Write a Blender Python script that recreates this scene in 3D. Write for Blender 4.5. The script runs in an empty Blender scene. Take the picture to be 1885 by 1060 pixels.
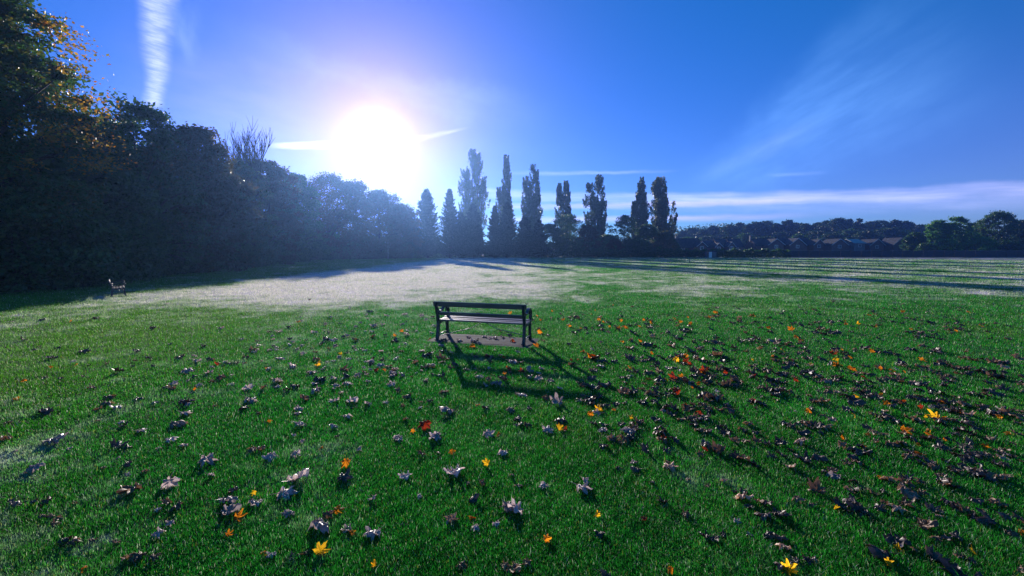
import bpy, bmesh, math, random
import numpy as np
from mathutils import Vector, Matrix, Euler
R = math.radians
PI = math.pi
scene = bpy.context.scene
COL = scene.collection
rng = np.random.default_rng(7)
random.seed(7)

EXPOSURE = 0.4
SKY_SAT = 1.3
SKY_TINT = (0.02, 0.56, 1.2, 1)
CLOUD = 0.75
HAZE = 0.0006
HAZE_COL = (0.20, 0.42, 1.0, 1)
HAZE_G = 0.78
VEIL = (0.32, 0.0, 0.10, 1)

# ------------------------------------------------------------------ camera
CAM_H = 1.9
PITCH = R(4.86)
cam_data = bpy.data.cameras.new('camera')
cam_data.sensor_width = 36.0
cam_data.lens = 800.0 / 1885.0 * 36.0
cam_data.clip_start = 0.05
cam_data.clip_end = 9000.0
cam = bpy.data.objects.new('camera', cam_data)
COL.objects.link(cam)
cam.location = (0, 0, CAM_H)
cam.rotation_euler = (R(90) - PITCH, 0, 0)
scene.camera = cam

# ------------------------------------------------------------------ light
SUN_EL = R(13.2)
SUN_AZ = R(-16.8)          # to the left of straight ahead (+Y)
SDIR = Vector((math.sin(SUN_AZ) * math.cos(SUN_EL), math.cos(SUN_AZ) * math.cos(SUN_EL), math.sin(SUN_EL)))
sun_data = bpy.data.lights.new('sun', 'SUN')
sun_data.energy = 5.0
sun_data.angle = R(0.5)
sun_data.color = (1.0, 0.90, 0.79)
sun = bpy.data.objects.new('sun', sun_data)
COL.objects.link(sun)
sun.location = (-20, 60, 40)
sun.rotation_euler = SDIR.to_track_quat('Z', 'Y').to_euler()

scene.view_settings.view_transform = 'Standard'
scene.view_settings.look = 'None'
scene.view_settings.gamma = 1.0
scene.view_settings.exposure = EXPOSURE
scene.render.film_transparent = False
cy = scene.cycles
cy.use_denoising = True
cy.max_bounces = 6
cy.diffuse_bounces = 3
cy.glossy_bounces = 2
cy.transmission_bounces = 4
cy.transparent_max_bounces = 4
cy.volume_bounces = 0
cy.caustics_reflective = False
cy.caustics_refractive = False
cy.sample_clamp_indirect = 4.0


def pix_dir(px, py):
    cx = (px - 942.5) / 800.0
    cyy = -(py - 530.0) / 800.0
    return Vector((cx, math.cos(PITCH) + cyy * math.sin(PITCH), cyy * math.cos(PITCH) - math.sin(PITCH)))


def at(px, py, Y):
    """point of the place seen at that pixel, at distance Y ahead"""
    d = pix_dir(px, py)
    k = Y / d.y
    return Vector((d.x * k, Y, CAM_H + d.z * k))


def on_ground(px, py):
    d = pix_dir(px, py)
    k = -CAM_H / d.z
    return Vector((d.x * k, d.y * k, 0.0))


# ------------------------------------------------------------------ sky
world = bpy.data.worlds.new('World')
scene.world = world
world.use_nodes = True
wt = world.node_tree
for n in list(wt.nodes):
    wt.nodes.remove(n)


class NT:
    """small helper for wiring maths nodes"""
    def __init__(self, tree):
        self.t = tree

    def new(self, kind, **kw):
        n = self.t.nodes.new(kind)
        for k, v in kw.items():
            setattr(n, k, v)
        return n

    def put(self, sock, v):
        if isinstance(v, bpy.types.NodeSocket):
            self.t.links.new(v, sock)
        else:
            sock.default_value = v

    def m(self, op, a, b=None, c=None, clamp=False):
        n = self.new('ShaderNodeMath', operation=op, use_clamp=clamp)
        self.put(n.inputs[0], a)
        if b is not None:
            self.put(n.inputs[1], b)
        if c is not None:
            self.put(n.inputs[2], c)
        return n.outputs[0]

    def step(self, v, lo, hi, out0=0.0, out1=1.0):
        n = self.new('ShaderNodeMapRange', interpolation_type='SMOOTHSTEP')
        self.put(n.inputs[0], v)
        n.inputs[1].default_value = lo
        n.inputs[2].default_value = hi
        n.inputs[3].default_value = out0
        n.inputs[4].default_value = out1
        return n.outputs[0]

    def noise(self, vec, scale, detail=3.0, rough=0.55, dist=0.0):
        n = self.new('ShaderNodeTexNoise')
        if vec is not None:
            self.put(n.inputs['Vector'], vec)
        n.inputs['Scale'].default_value = scale
        n.inputs['Detail'].default_value = detail
        n.inputs['Roughness'].default_value = rough
        n.inputs['Distortion'].default_value = dist
        return n.outputs[0]

    def mix(self, f, a, b, blend='MIX'):
        n = self.new('ShaderNodeMix', data_type='RGBA', blend_type=blend)
        self.put(n.inputs[0], f)
        self.put(n.inputs[6], a)
        self.put(n.inputs[7], b)
        return n.outputs[2]

    def vec(self, x, y, z):
        n = self.new('ShaderNodeCombineXYZ')
        self.put(n.inputs[0], x)
        self.put(n.inputs[1], y)
        self.put(n.inputs[2], z)
        return n.outputs[0]


W = NT(wt)
sky = W.new('ShaderNodeTexSky', sky_type='NISHITA')
sky.sun_disc = False
sky.sun_elevation = SUN_EL
sky.sun_rotation = SUN_AZ
sky.altitude = 100
sky.air_density = 1.0
sky.dust_density = 0.1
sky.ozone_density = 4.0
tc = W.new('ShaderNodeTexCoord')
gdir = tc.outputs['Generated']
sep = W.new('ShaderNodeSeparateXYZ')
wt.links.new(gdir, sep.inputs[0])
dx, dy, dz = sep.outputs
az = W.m('ARCTAN2', dx, dy)
el = W.m('ARCSINE', dz)
hsv = W.new('ShaderNodeHueSaturation')
hsv.inputs['Hue'].default_value = 0.505
hsv.inputs['Saturation'].default_value = SKY_SAT
hsv.inputs['Value'].default_value = 1.0
wt.links.new(sky.outputs[0], hsv.inputs['Color'])
base = W.mix(1.0, hsv.outputs[0], SKY_TINT, 'MULTIPLY')
SKY_K = 2.0 ** -EXPOSURE
# thin bright veil of lit cirrus and the aureole round the sun
dot = W.new('ShaderNodeVectorMath', operation='DOT_PRODUCT')
wt.links.new(gdir, dot.inputs[0])
dot.inputs[1].default_value = SDIR
ang = W.m('ARCCOSINE', W.m('MINIMUM', dot.outputs['Value'], 0.999999))
g1 = W.m('MULTIPLY', W.m('EXPONENT', W.m('MULTIPLY', W.m('POWER', W.m('DIVIDE', ang, R(2.6)), 2.0), -1.0)), 1.2)


def tint(v, c):
    return W.mix(1.0, W.vec(v, v, v), c, 'MULTIPLY')


def fall(amp, deg):
    return W.m('MULTIPLY', W.m('EXPONENT', W.m('DIVIDE', ang, -R(deg))), amp * SKY_K)


# forward scattering round the sun: red falls off fastest, blue slowest
aur = W.mix(1.0, tint(g1, (1.0, 0.85, 0.95, 1)), W.vec(fall(0.75, 8.0), fall(0.10, 10.0), fall(0.4, 14.0)), 'ADD')
# thin veil near the horizon
veil = W.m('MULTIPLY', W.m('EXPONENT', W.m('DIVIDE', W.m('MAXIMUM', el, 0.0), -R(7.5))), SKY_K)
aur = W.mix(1.0, aur, tint(veil, VEIL), 'ADD')
g4 = W.m('MULTIPLY', W.m('EXPONENT', W.m('MULTIPLY', W.m('POWER', W.m('DIVIDE', ang, R(8.5)), 2.0), -1.0)), SKY_K)
aur = W.mix(1.0, aur, tint(g4, (0.37, 0.10, 0.28, 1)), 'ADD')
aur = W.mix(1.0, aur, (0.0, 0.05, 0.0, 1), 'ADD')


def ae(px, py):
    d = pix_dir(px, py).normalized()
    return math.atan2(d.x, d.y), math.asin(d.z)


def streak(p0, p1, w0, w1, warp=0.004, soft=0.7, fibre=(30.0, 200.0), amount=1.0, end=0.12, cross=False):
    """a band of cirrus between two directions of the sky, half width w0 to w1 (radians)"""
    a0, e0 = ae(*p0)
    a1, e1 = ae(*p1)
    L = math.hypot(a1 - a0, e1 - e0)
    ux, uy = (a1 - a0) / L, (e1 - e0) / L
    da = W.m('SUBTRACT', az, a0)
    de = W.m('SUBTRACT', el, e0)
    t = W.m('DIVIDE', W.m('ADD', W.m('MULTIPLY', da, ux), W.m('MULTIPLY', de, uy)), L)
    s = W.m('ADD', W.m('MULTIPLY', da, -uy), W.m('MULTIPLY', de, ux))
    nz = W.noise(W.vec(W.m('MULTIPLY', t, L), s, p0[0] * 0.01), 14.0, 3.0)
    s2 = W.m('ADD', s, W.m('MULTIPLY', W.m('SUBTRACT', nz, 0.5), warp * 4))
    half = W.m('ADD', w0, W.m('MULTIPLY', t, w1 - w0))
    q = W.m('DIVIDE', W.m('ABSOLUTE', s2), W.m('MAXIMUM', half, 0.0005))
    body = W.step(q, 1.0, 1.0 - soft)
    k = fibre if not cross else (fibre[1], fibre[0])
    fv = W.vec(W.m('MULTIPLY', W.m('MULTIPLY', t, L), k[0]), W.m('MULTIPLY', s, k[1]), p0[1] * 0.013)
    fib = W.step(W.noise(fv, 1.0, 4.0, 0.6), 0.25, 0.75, 0.35, 1.0)
    ends = W.m('MULTIPLY', W.step(t, -end * 0.3, end), W.step(t, 1.0 + end * 0.3, 1.0 - end))
    return W.m('MULTIPLY', W.m('MULTIPLY', W.m('MULTIPLY', body, fib), ends), amount)


clouds = [
    (streak((284, 200), (290, -60), 0.016, 0.042, 0.006, 0.95, (30, 190), 0.8, 0.06, True), (0.75, 0.72, 1.0, 1)),
    (streak((330, -10), (350, 130), 0.05, 0.02, 0.012, 1.0, (20, 60), 0.22, 0.5), (0.6, 0.7, 1.0, 1)),
    (streak((500, 268), (640, 266), 0.008, 0.012, 0.001, 0.9, (10, 40), 1.3, 0.35), (1.0, 0.9, 0.95, 1)),
    (streak((740, 262), (860, 236), 0.012, 0.004, 0.002, 1.0, (10, 60), 0.35, 0.35), (1.0, 0.9, 0.95, 1)),
    (streak((930, 318), (1240, 314), 0.008, 0.005, 0.002, 1.0, (12, 120), 0.36, 0.3), (0.75, 0.72, 1.0, 1)),
    (streak((820, 352), (2150, 338), 0.016, 0.017, 0.004, 0.9, (8, 100), 0.56, 0.12), (0.78, 0.64, 0.9, 1)),
    (streak((820, 378), (1500, 366), 0.010, 0.010, 0.003, 0.9, (8, 90), 0.5, 0.3), (1.0, 0.55, 0.75, 1)),
    (streak((1100, 372), (2100, 362), 0.022, 0.03, 0.004, 1.0, (8, 60), 0.40, 0.25), (0.7, 0.62, 0.95, 1)),
    (streak((820, 402), (1500, 396), 0.012, 0.01, 0.003, 1.0, (8, 80), 0.5, 0.3), (1.0, 0.52, 0.75, 1)),
    (streak((1270, 345), (1780, 60), 0.045, 0.20, 0.016, 1.0, (5, 24), 0.32, 0.36), (0.30, 0.60, 1.0, 1)),
    (streak((1290, 330), (1520, 215), 0.018, 0.035, 0.008, 1.0, (8, 50), 0.16, 0.4), (0.6, 0.7, 1.0, 1)),
    (streak((1410, 322), (1520, 318), 0.006, 0.006, 0.002, 1.0, (10, 90), 0.22, 0.4), (0.6, 0.68, 1.0, 1)),
    (streak((180, 150), (640, 250), 0.14, 0.16, 0.02, 1.0, (4, 14), 0.22, 0.4), (0.75, 0.5, 0.5, 1)),
    (streak((420, 60), (1000, 210), 0.05, 0.06, 0.02, 1.0, (5, 22), 0.16, 0.35), (0.55, 0.68, 1.0, 1)),
]
near_sun = W.m('EXPONENT', W.m('DIVIDE', ang, -R(11.0)))
base = W.mix(1.0, base, W.mix(near_sun, (1, 1, 1, 1), (0.85, 0.48, 0.85, 1)), 'MULTIPLY')
skyc = W.mix(1.0, W.mix(1.0, base, (0.1, 0.1, 0.1, 1), 'MULTIPLY'), aur, 'ADD')
for f, c in clouds:
    skyc = W.mix(1.0, skyc, tint(W.m('MULTIPLY', f, CLOUD), c), 'ADD')
bg = W.new('ShaderNodeBackground')
wt.links.new(W.mix(1.0, skyc, (10.0, 10.0, 10.0, 1), 'MULTIPLY'), bg.inputs[0])
bg.inputs[1].default_value = 0.1
wo = W.new('ShaderNodeOutputWorld')
wt.links.new(bg.outputs[0], wo.inputs[0])

# ------------------------------------------------------------------ helpers
def tag(o, label=None, cat=None, group=None, kind=None):
    if label: o['label'] = label
    if cat: o['category'] = cat
    if group: o['group'] = group
    if kind: o['kind'] = kind
    return o


def link(name, me, parent=None):
    o = bpy.data.objects.new(name, me)
    COL.objects.link(o)
    if parent is not None:
        o.parent = parent
    return o


def empty(name, loc, rz=0.0):
    o = bpy.data.objects.new(name, None)
    o.empty_display_size = 0.2
    COL.objects.link(o)
    o.location = loc
    o.rotation_euler = (0, 0, rz)
    return o


def rebase(root, loc):
    """put the Empty at the thing's base, its parts staying where they are"""
    loc = Vector(loc)
    root.location = loc
    for ch in root.children:
        ch.location = ch.location - loc


def copy_tree(o, parent=None):
    c = o.copy()
    COL.objects.link(c)
    if parent is not None:
        c.parent = parent
    for ch in list(o.children):
        copy_tree(ch, c)
    return c


def np_mesh(name, V, faces, mat=None, smooth=False):
    """V (n,3); faces a list of int arrays (m,k)"""
    me = bpy.data.meshes.new(name)
    V = np.asarray(V, dtype=np.float32)
    me.vertices.add(len(V))
    me.vertices.foreach_set('co', V.ravel())
    faces = [np.asarray(f, dtype=np.int32) for f in faces if len(f)]
    tot = sum(f.size for f in faces)
    npoly = sum(len(f) for f in faces)
    me.loops.add(tot)
    me.polygons.add(npoly)
    me.loops.foreach_set('vertex_index', np.concatenate([f.ravel() for f in faces]))
    starts, c = [], 0
    for f in faces:
        k = f.shape[1]
        starts.append(c + np.arange(len(f), dtype=np.int32) * k)
        c += f.size
    me.polygons.foreach_set('loop_start', np.concatenate(starts).astype(np.int32))
    if smooth:
        me.polygons.foreach_set('use_smooth', np.ones(npoly, dtype=bool))
    me.update(calc_edges=True)
    if mat is not None:
        me.materials.append(mat)
    return me


class MB:
    """collects boxes, tubes and sheets, then links them as ONE mesh object"""
    def __init__(self):
        self.v, self.f = [], []

    def add(self, vs, fs):
        b = len(self.v)
        self.v += [tuple(p) for p in vs]
        self.f += [tuple(i + b for i in q) for q in fs]

    def box(self, c, s, M=None, bev=0.0):
        hx, hy, hz = s[0] / 2, s[1] / 2, s[2] / 2
        if bev <= 0:
            P = [Vector((c[0] + a * hx, c[1] + b * hy, c[2] + d * hz)) for a in (-1, 1) for b in (-1, 1) for d in (-1, 1)]
            F = [(0, 1, 3, 2), (4, 6, 7, 5), (0, 4, 5, 1), (2, 3, 7, 6), (0, 2, 6, 4), (1, 5, 7, 3)]
        else:
            bm = bmesh.new()
            bmesh.ops.create_cube(bm, size=1.0)
            for v in bm.verts:
                v.co = Vector((v.co.x * s[0], v.co.y * s[1], v.co.z * s[2]))
            bmesh.ops.bevel(bm, geom=list(bm.edges), offset=bev, segments=2, affect='EDGES', profile=0.5)
            bm.verts.index_update()
            P = [v.co + Vector(c) for v in bm.verts]
            F = [tuple(v.index for v in f.verts) for f in bm.faces]
            bm.free()
        if M is not None:
            P = [M @ p for p in P]
        self.add(P, F)

    def tube(self, pts, rad, n=8, flat=1.0, cap=True):
        pts = [Vector(p) for p in pts]
        if not hasattr(rad, '__len__'):
            rad = [rad] * len(pts)
        rings, up = [], None
        for i, p in enumerate(pts):
            d = (pts[min(i + 1, len(pts) - 1)] - pts[max(i - 1, 0)])
            if d.length < 1e-9:
                d = Vector((0, 0, 1))
            d.normalize()
            if up is None:
                up = Vector((1, 0, 0)) if abs(d.x) < 0.9 else Vector((0, 1, 0))
            a = (up - d * up.dot(d)).normalized()
            b = d.cross(a)
            up = a
            rings.append([p + a * (math.cos(2 * PI * k / n) * rad[i] * flat) + b * (math.sin(2 * PI * k / n) * rad[i]) for k in range(n)])
        V = [q for r in rings for q in r]
        F = []
        for i in range(len(rings) - 1):
            for k in range(n):
                k2 = (k + 1) % n
                F.append((i * n + k, i * n + k2, (i + 1) * n + k2, (i + 1) * n + k))
        if cap:
            F.append(tuple(range(n))[::-1])
            F.append(tuple((len(rings) - 1) * n + k for k in range(n)))
        self.add(V, F)

    def prism(self, poly, a, b, M=None):
        """poly in (y,z), extruded along x from a to b"""
        n = len(poly)
        P = [Vector((a, y, z)) for y, z in poly] + [Vector((b, y, z)) for y, z in poly]
        F = [tuple(range(n)), tuple(range(2 * n - 1, n - 1, -1))]
        for k in range(n):
            k2 = (k + 1) % n
            F.append((k, k + n, k2 + n, k2))
        if M is not None:
            P = [M @ p for p in P]
        self.add(P, F)

    def build(self, name, mat, parent=None, smooth=False):
        me = bpy.data.meshes.new(name)
        me.from_pydata([tuple(v) for v in self.v], [], self.f)
        me.update()
        bm = bmesh.new()
        bm.from_mesh(me)
        bmesh.ops.recalc_face_normals(bm, faces=bm.faces)
        bm.to_mesh(me)
        bm.free()
        me.materials.append(mat)
        if smooth:
            me.polygons.foreach_set('use_smooth', np.ones(len(me.polygons), dtype=bool))
        return link(name, me, parent)


# ------------------------------------------------------------------ materials
def new_mat(name):
    m = bpy.data.materials.new(name)
    m.use_nodes = True
    t = m.node_tree
    for n in list(t.nodes):
        t.nodes.remove(n)
    N = NT(t)
    out = N.new('ShaderNodeOutputMaterial')
    return m, N, out


def principled(N, color, rough=0.6, spec=0.5, normal=None, coat=0.0, metal=0.0):
    p = N.new('ShaderNodeBsdfPrincipled')
    N.put(p.inputs['Base Color'], color)
    N.put(p.inputs['Roughness'], rough)
    N.put(p.inputs['Specular IOR Level'], spec)
    p.inputs['Metallic'].default_value = metal
    if coat:
        p.inputs['Coat Weight'].default_value = coat
        p.inputs['Coat Roughness'].default_value = 0.2
    if normal is not None:
        N.put(p.inputs['Normal'], normal)
    return p


def bump(N, h, strength=0.3, dist=0.01):
    b = N.new('ShaderNodeBump')
    b.inputs['Strength'].default_value = strength
    b.inputs['Distance'].default_value = dist
    N.put(b.inputs['Height'], h)
    return b.outputs[0]


def rough_mat(name, c1, c2, scale=6.0, rough=0.7, spec=0.4, bstr=0.3, bscale=None, coat=0.0, stretch=None, metal=0.0):
    m, N, out = new_mat(name)
    tcn = N.new('ShaderNodeTexCoord')
    v = tcn.outputs['Object']
    if stretch:
        mp = N.new('ShaderNodeMapping')
        mp.inputs['Scale'].default_value = stretch
        N.t.links.new(v, mp.inputs[0])
        v = mp.outputs[0]
    nz = N.noise(v, scale, 5.0, 0.6)
    col = N.mix(N.step(nz, 0.3, 0.7), (*c1, 1), (*c2, 1))
    nb = N.noise(v, bscale or scale * 4, 4.0, 0.6)
    p = principled(N, col, rough, spec, bump(N, nb, bstr, 0.005), coat, metal)
    N.t.links.new(p.outputs[0], out.inputs[0])
    return m


def leaf_mat(name, cols, trans=0.35, rough=0.5, spec=0.3, tcol=None):
    """foliage: colour differs from leaf to leaf, light comes through"""
    m, N, out = new_mat(name)
    geo = N.new('ShaderNodeNewGeometry')
    ramp = N.new('ShaderNodeValToRGB')
    N.t.links.new(geo.outputs['Random Per Island'], ramp.inputs[0])
    cr = ramp.color_ramp
    while len(cr.elements) < len(cols):
        cr.elements.new(0.5)
    for i, c in enumerate(cols):
        cr.elements[i].position = i / max(1, len(cols) - 1)
        cr.elements[i].color = (*c, 1)
    col = ramp.outputs[0]
    p = principled(N, col, rough, spec)
    tr = N.new('ShaderNodeBsdfTranslucent')
    N.put(tr.inputs[0], N.mix(1.0, col, (*(tcol or (1.5, 1.5, 0.8)), 1), 'MULTIPLY'))
    mx = N.new('ShaderNodeMixShader')
    mx.inputs[0].default_value = trans
    N.t.links.new(p.outputs[0], mx.inputs[1])
    N.t.links.new(tr.outputs[0], mx.inputs[2])
    N.t.links.new(mx.outputs[0], out.inputs[0])
    return m


def lawn_colour(N, fine=True):
    """colour of the turf at a place: green, frosted in pale patches with sun glare and wood shade painted in, footprints worn through"""
    geo = N.new('ShaderNodeNewGeometry')
    pos = geo.outputs['Position']
    sp = N.new('ShaderNodeSeparateXYZ')
    N.t.links.new(pos, sp.inputs[0])
    X, Y, Z = sp.outputs
    flat = N.vec(X, Y, 0.0)
    big = N.noise(flat, 0.16, 4.0, 0.6)
    mid = N.noise(flat, 0.9, 4.0, 0.65)
    sm = N.noise(flat, 5.0, 3.0, 0.6)
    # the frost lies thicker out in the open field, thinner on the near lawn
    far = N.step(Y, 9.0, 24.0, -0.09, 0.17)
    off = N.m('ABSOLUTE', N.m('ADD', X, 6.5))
    far = N.m('ADD', far, N.m('MULTIPLY', N.m('MULTIPLY', N.step(off, 13.0, 5.0), N.step(Y, 11.5, 19.0)), 0.19))  # extra pale patch: sun glare off the grass, painted into the colour
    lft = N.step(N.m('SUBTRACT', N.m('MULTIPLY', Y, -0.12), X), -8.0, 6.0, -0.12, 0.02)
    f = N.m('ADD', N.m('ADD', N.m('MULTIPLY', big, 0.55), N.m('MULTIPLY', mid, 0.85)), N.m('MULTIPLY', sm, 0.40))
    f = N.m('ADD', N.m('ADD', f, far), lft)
    f = N.m('SUBTRACT', f, N.step(X, -14.0, -20.0, 0.0, 0.30))  # pale tone cut beside the wood: its shade painted as darker grass
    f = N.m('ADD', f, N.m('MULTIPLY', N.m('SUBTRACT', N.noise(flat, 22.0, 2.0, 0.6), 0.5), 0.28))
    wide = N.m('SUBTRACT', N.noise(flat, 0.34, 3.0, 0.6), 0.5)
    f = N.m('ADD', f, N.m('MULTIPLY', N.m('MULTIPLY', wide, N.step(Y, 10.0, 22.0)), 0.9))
    # trails walked across the lawn
    for (x0, kx, wob, w, ya, yb) in ((-8.2, 0.16, 0.9, 0.28, 5.0, 15.0), (1.2, 0.10, 0.8, 0.25, 13.0, 30.0), (-3.6, -0.22, 0.7, 0.22, 3.0, 8.0)):
        wv = N.m('MULTIPLY', N.m('SINE', N.m('ADD', N.m('MULTIPLY', Y, 0.55), x0)), wob)
        dxx = N.m('ABSOLUTE', N.m('SUBTRACT', N.m('SUBTRACT', X, x0), N.m('ADD', N.m('MULTIPLY', Y, kx), wv)))
        tr = N.step(dxx, w * 1.8, w * 0.5)
        tr = N.m('MULTIPLY', tr, N.m('MULTIPLY', N.step(Y, ya, ya + 1.5), N.step(Y, yb, yb - 3.0)))
        f = N.m('SUBTRACT', f, N.m('MULTIPLY', N.m('MULTIPLY', tr, N.step(mid, 0.25, 0.6)), 0.17))
    frost_glare = N.step(f, 0.80, 1.24)
    g1_ = N.mix(N.step(mid, 0.3, 0.7), GRASS_A, GRASS_B)
    ye = N.mix(N.m('MAXIMUM', N.step(big, 0.45, 0.75, 0.0, 0.4), N.step(X, -2.5, -9.0, 0.0, 0.6)), g1_, GRASS_C)
    return ye, frost_glare, pos


def lawn_mat(name, blades):
    m, N, out = new_mat(name)
    g, frost_glare, pos = lawn_colour(N)
    if blades:
        geo = N.new('ShaderNodeNewGeometry')
        rnd = geo.outputs['Random Per Island']
        v = N.step(rnd, 0.0, 1.0, 0.6, 1.5)
        g = N.mix(1.0, g, N.vec(v, v, v), 'MULTIPLY')
        ff = N.m('MULTIPLY', frost_glare, N.step(rnd, 0.0, 0.9, 0.45, 1.0))
        ff = N.m('MAXIMUM', ff, N.step(rnd, 0.93, 0.96, 0.0, 0.5))  # a few random blades paler: dew glints painted as colour
        col = N.mix(ff, g, FROST_GLARE)
        straw = N.m('MULTIPLY', N.step(rnd, 0.885, 0.89), N.step(rnd, 0.93, 0.925))
        col = N.mix(N.m('MULTIPLY', straw, 0.75), col, (0.30, 0.24, 0.07, 1))
        p = principled(N, col, 0.55, 0.22)
        tr = N.new('ShaderNodeBsdfTranslucent')
        N.put(tr.inputs[0], N.mix(1.0, col, (1.25, 1.6, 0.8, 1), 'MULTIPLY'))
        mx = N.new('ShaderNodeMixShader')
        mx.inputs[0].default_value = 0.5
        N.t.links.new(p.outputs[0], mx.inputs[1])
        N.t.links.new(tr.outputs[0], mx.inputs[2])
        N.t.links.new(mx.outputs[0], out.inputs[0])
    else:
        col = N.mix(N.m('MULTIPLY', frost_glare, 0.7), N.mix(0.5, g, (0.02, 0.03, 0.008, 1)), FROST_GLARE)
        nb = N.noise(pos, 9.0, 5.0, 0.7)
        p = principled(N, col, 0.9, 0.15, bump(N, nb, 0.8, 0.05))
        N.t.links.new(p.outputs[0], out.inputs[0])
    return m


GRASS_A = (0.014, 0.150, 0.020, 1)
GRASS_B = (0.026, 0.230, 0.030, 1)
GRASS_C = (0.115, 0.215, 0.020, 1)
FROST_GLARE = (0.88, 0.66, 0.95, 1)  # frost colour, pinked and brightened to carry the painted sun glare
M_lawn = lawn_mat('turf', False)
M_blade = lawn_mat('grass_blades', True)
M_bark = rough_mat('bark', (0.03, 0.024, 0.018), (0.075, 0.06, 0.045), 5.0, 0.9, 0.2, 0.6, stretch=(3, 3, 0.6))
M_palebark = rough_mat('pale_bark', (0.35, 0.3, 0.27), (0.12, 0.09, 0.08), 5.0, 0.8, 0.2, 0.5)


# ------------------------------------------------------------------ ground
def hill_z(x, y):
    """rising land beyond the houses at the right"""
    sx = np.clip((x - 40) / 120.0, 0, 1)
    sy = np.clip((y - 205) / 160.0, 0, 1)
    return (sx * sx * (3 - 2 * sx)) * (sy * sy * (3 - 2 * sy)) * 16.0


def ground_sheet():
    xs = np.unique(np.concatenate([np.linspace(-4000, -300, 12), np.linspace(-300, 500, 81), np.linspace(500, 4000, 12)]))
    ys = np.unique(np.concatenate([np.linspace(-300, -20, 5), np.linspace(-20, 600, 63), np.linspace(600, 5000, 12)]))
    GX, GY = np.meshgrid(xs, ys)
    GZ = hill_z(GX, GY)
    V = np.stack([GX.ravel(), GY.ravel(), GZ.ravel()], 1)
    nx, ny = len(xs), len(ys)
    i, j = np.meshgrid(np.arange(nx - 1), np.arange(ny - 1))
    a = (j * nx + i).ravel()
    F = np.stack([a, a + 1, a + nx + 1, a + nx], 1)
    o = link('ground', np_mesh('ground', V, [F], M_lawn, True))
    tag(o, kind='structure')
    return o


ground_sheet()


# ------------------------------------------------------------------ grass
PAD_C = (on_ground(803, 626) + on_ground(821, 616) + on_ground(970, 637) + on_ground(980, 629)) / 4


def lumpy(x, y, s=1.0, seed=0.0):
    return (np.sin(x * 2.1 * s + seed) * np.sin(y * 1.7 * s + 1.3 + seed) + np.sin(x * 4.7 * s + y * 3.1 * s + seed) * 0.6
            + np.sin(x * 9.3 * s - y * 8.1 * s + 2 + seed) * 0.4) / 2.0


def grass():
    rho0, d0, dmin, dmax = 17000.0, 4.0, 1.3, 135.0
    half = R(72)
    n = int(rho0 * d0 * d0 * 2 * half * math.log(dmax / dmin))
    r = dmin * np.exp(rng.random(n) * math.log(dmax / dmin))
    a = (rng.random(n) * 2 - 1) * half
    x, y = np.sin(a) * r, np.cos(a) * r
    # none on the concrete pad, thin patches elsewhere
    c, s = math.cos(BENCH_RZ), math.sin(BENCH_RZ)
    lx = (x - PAD_C.x) * c + (y - PAD_C.y) * s
    ly = -(x - PAD_C.x) * s + (y - PAD_C.y) * c
    edge = 0.03 * lumpy(x, y, 4.0)
    keep = ~((np.abs(lx) < PAD_L / 2 + edge) & (np.abs(ly) < PAD_W / 2 + edge))
    keep &= ~((rng.random(n) < 0.35) & (lumpy(x, y, 0.8, 2.0) < -0.35))
    x, y, r = x[keep], y[keep], r[keep]
    n = len(x)
    k = np.maximum(1.0, r / 4.0)
    wid = 0.0033 * k * (0.7 + 0.6 * rng.random(n))
    hgt = (0.018 + 0.021 * rng.random(n)) * k ** 0.30 * (1.0 + 0.32 * lumpy(x, y, 0.9) + 0.30 * lumpy(x, y, 3.3, 1.0))
    tall = rng.random(n) < 0.025
    hgt[tall] *= 1.5
    th = rng.random(n) * 2 * PI
    lean = (0.12 + 0.75 * rng.random(n) ** 1.4) * hgt
    la = th + PI / 2 + (rng.random(n) - 0.5)
    bx, by = np.cos(th) * wid / 2, np.sin(th) * wid / 2
    ox, oy = np.cos(la) * lean, np.sin(la) * lean
    z0 = np.zeros(n) - 0.004
    near = r < 9.0
    V, F, base = [], [], 0
    m = near
    P = np.stack([
        np.stack([x - bx, y - by, z0], 1), np.stack([x + bx, y + by, z0], 1),
        np.stack([x + bx * .85 + ox * .35, y + by * .85 + oy * .35, hgt * .62], 1), np.stack([x - bx * .85 + ox * .35, y - by * .85 + oy * .35, hgt * .62], 1),
        np.stack([x + ox, y + oy, hgt], 1)], 1)
    A = P[m].reshape(-1, 3)
    ia = np.arange(m.sum()) * 5
    V.append(A)
    F4 = np.stack([ia, ia + 1, ia + 2, ia + 3], 1)
    F3 = np.stack([ia + 3, ia + 2, ia + 4], 1)
    base = len(A)
    m = ~near
    B = P[m][:, [0, 1, 4]].reshape(-1, 3)
    ib = np.arange(m.sum()) * 3 + base
    F3 = np.concatenate([F3, np.stack([ib, ib + 1, ib + 2], 1)])
    me = np_mesh('grass', np.concatenate([A, B]), [F4, F3], M_blade)
    o = link('grass', me)
    tag(o, 'short frosty lawn grass across the park field', 'grass', kind='stuff')


BENCH_RZ = math.atan2((on_ground(970, 637) - on_ground(803, 626)).y, (on_ground(970, 637) - on_ground(803, 626)).x)
PAD_L, PAD_W = 2.25, 0.95
grass()

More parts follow.
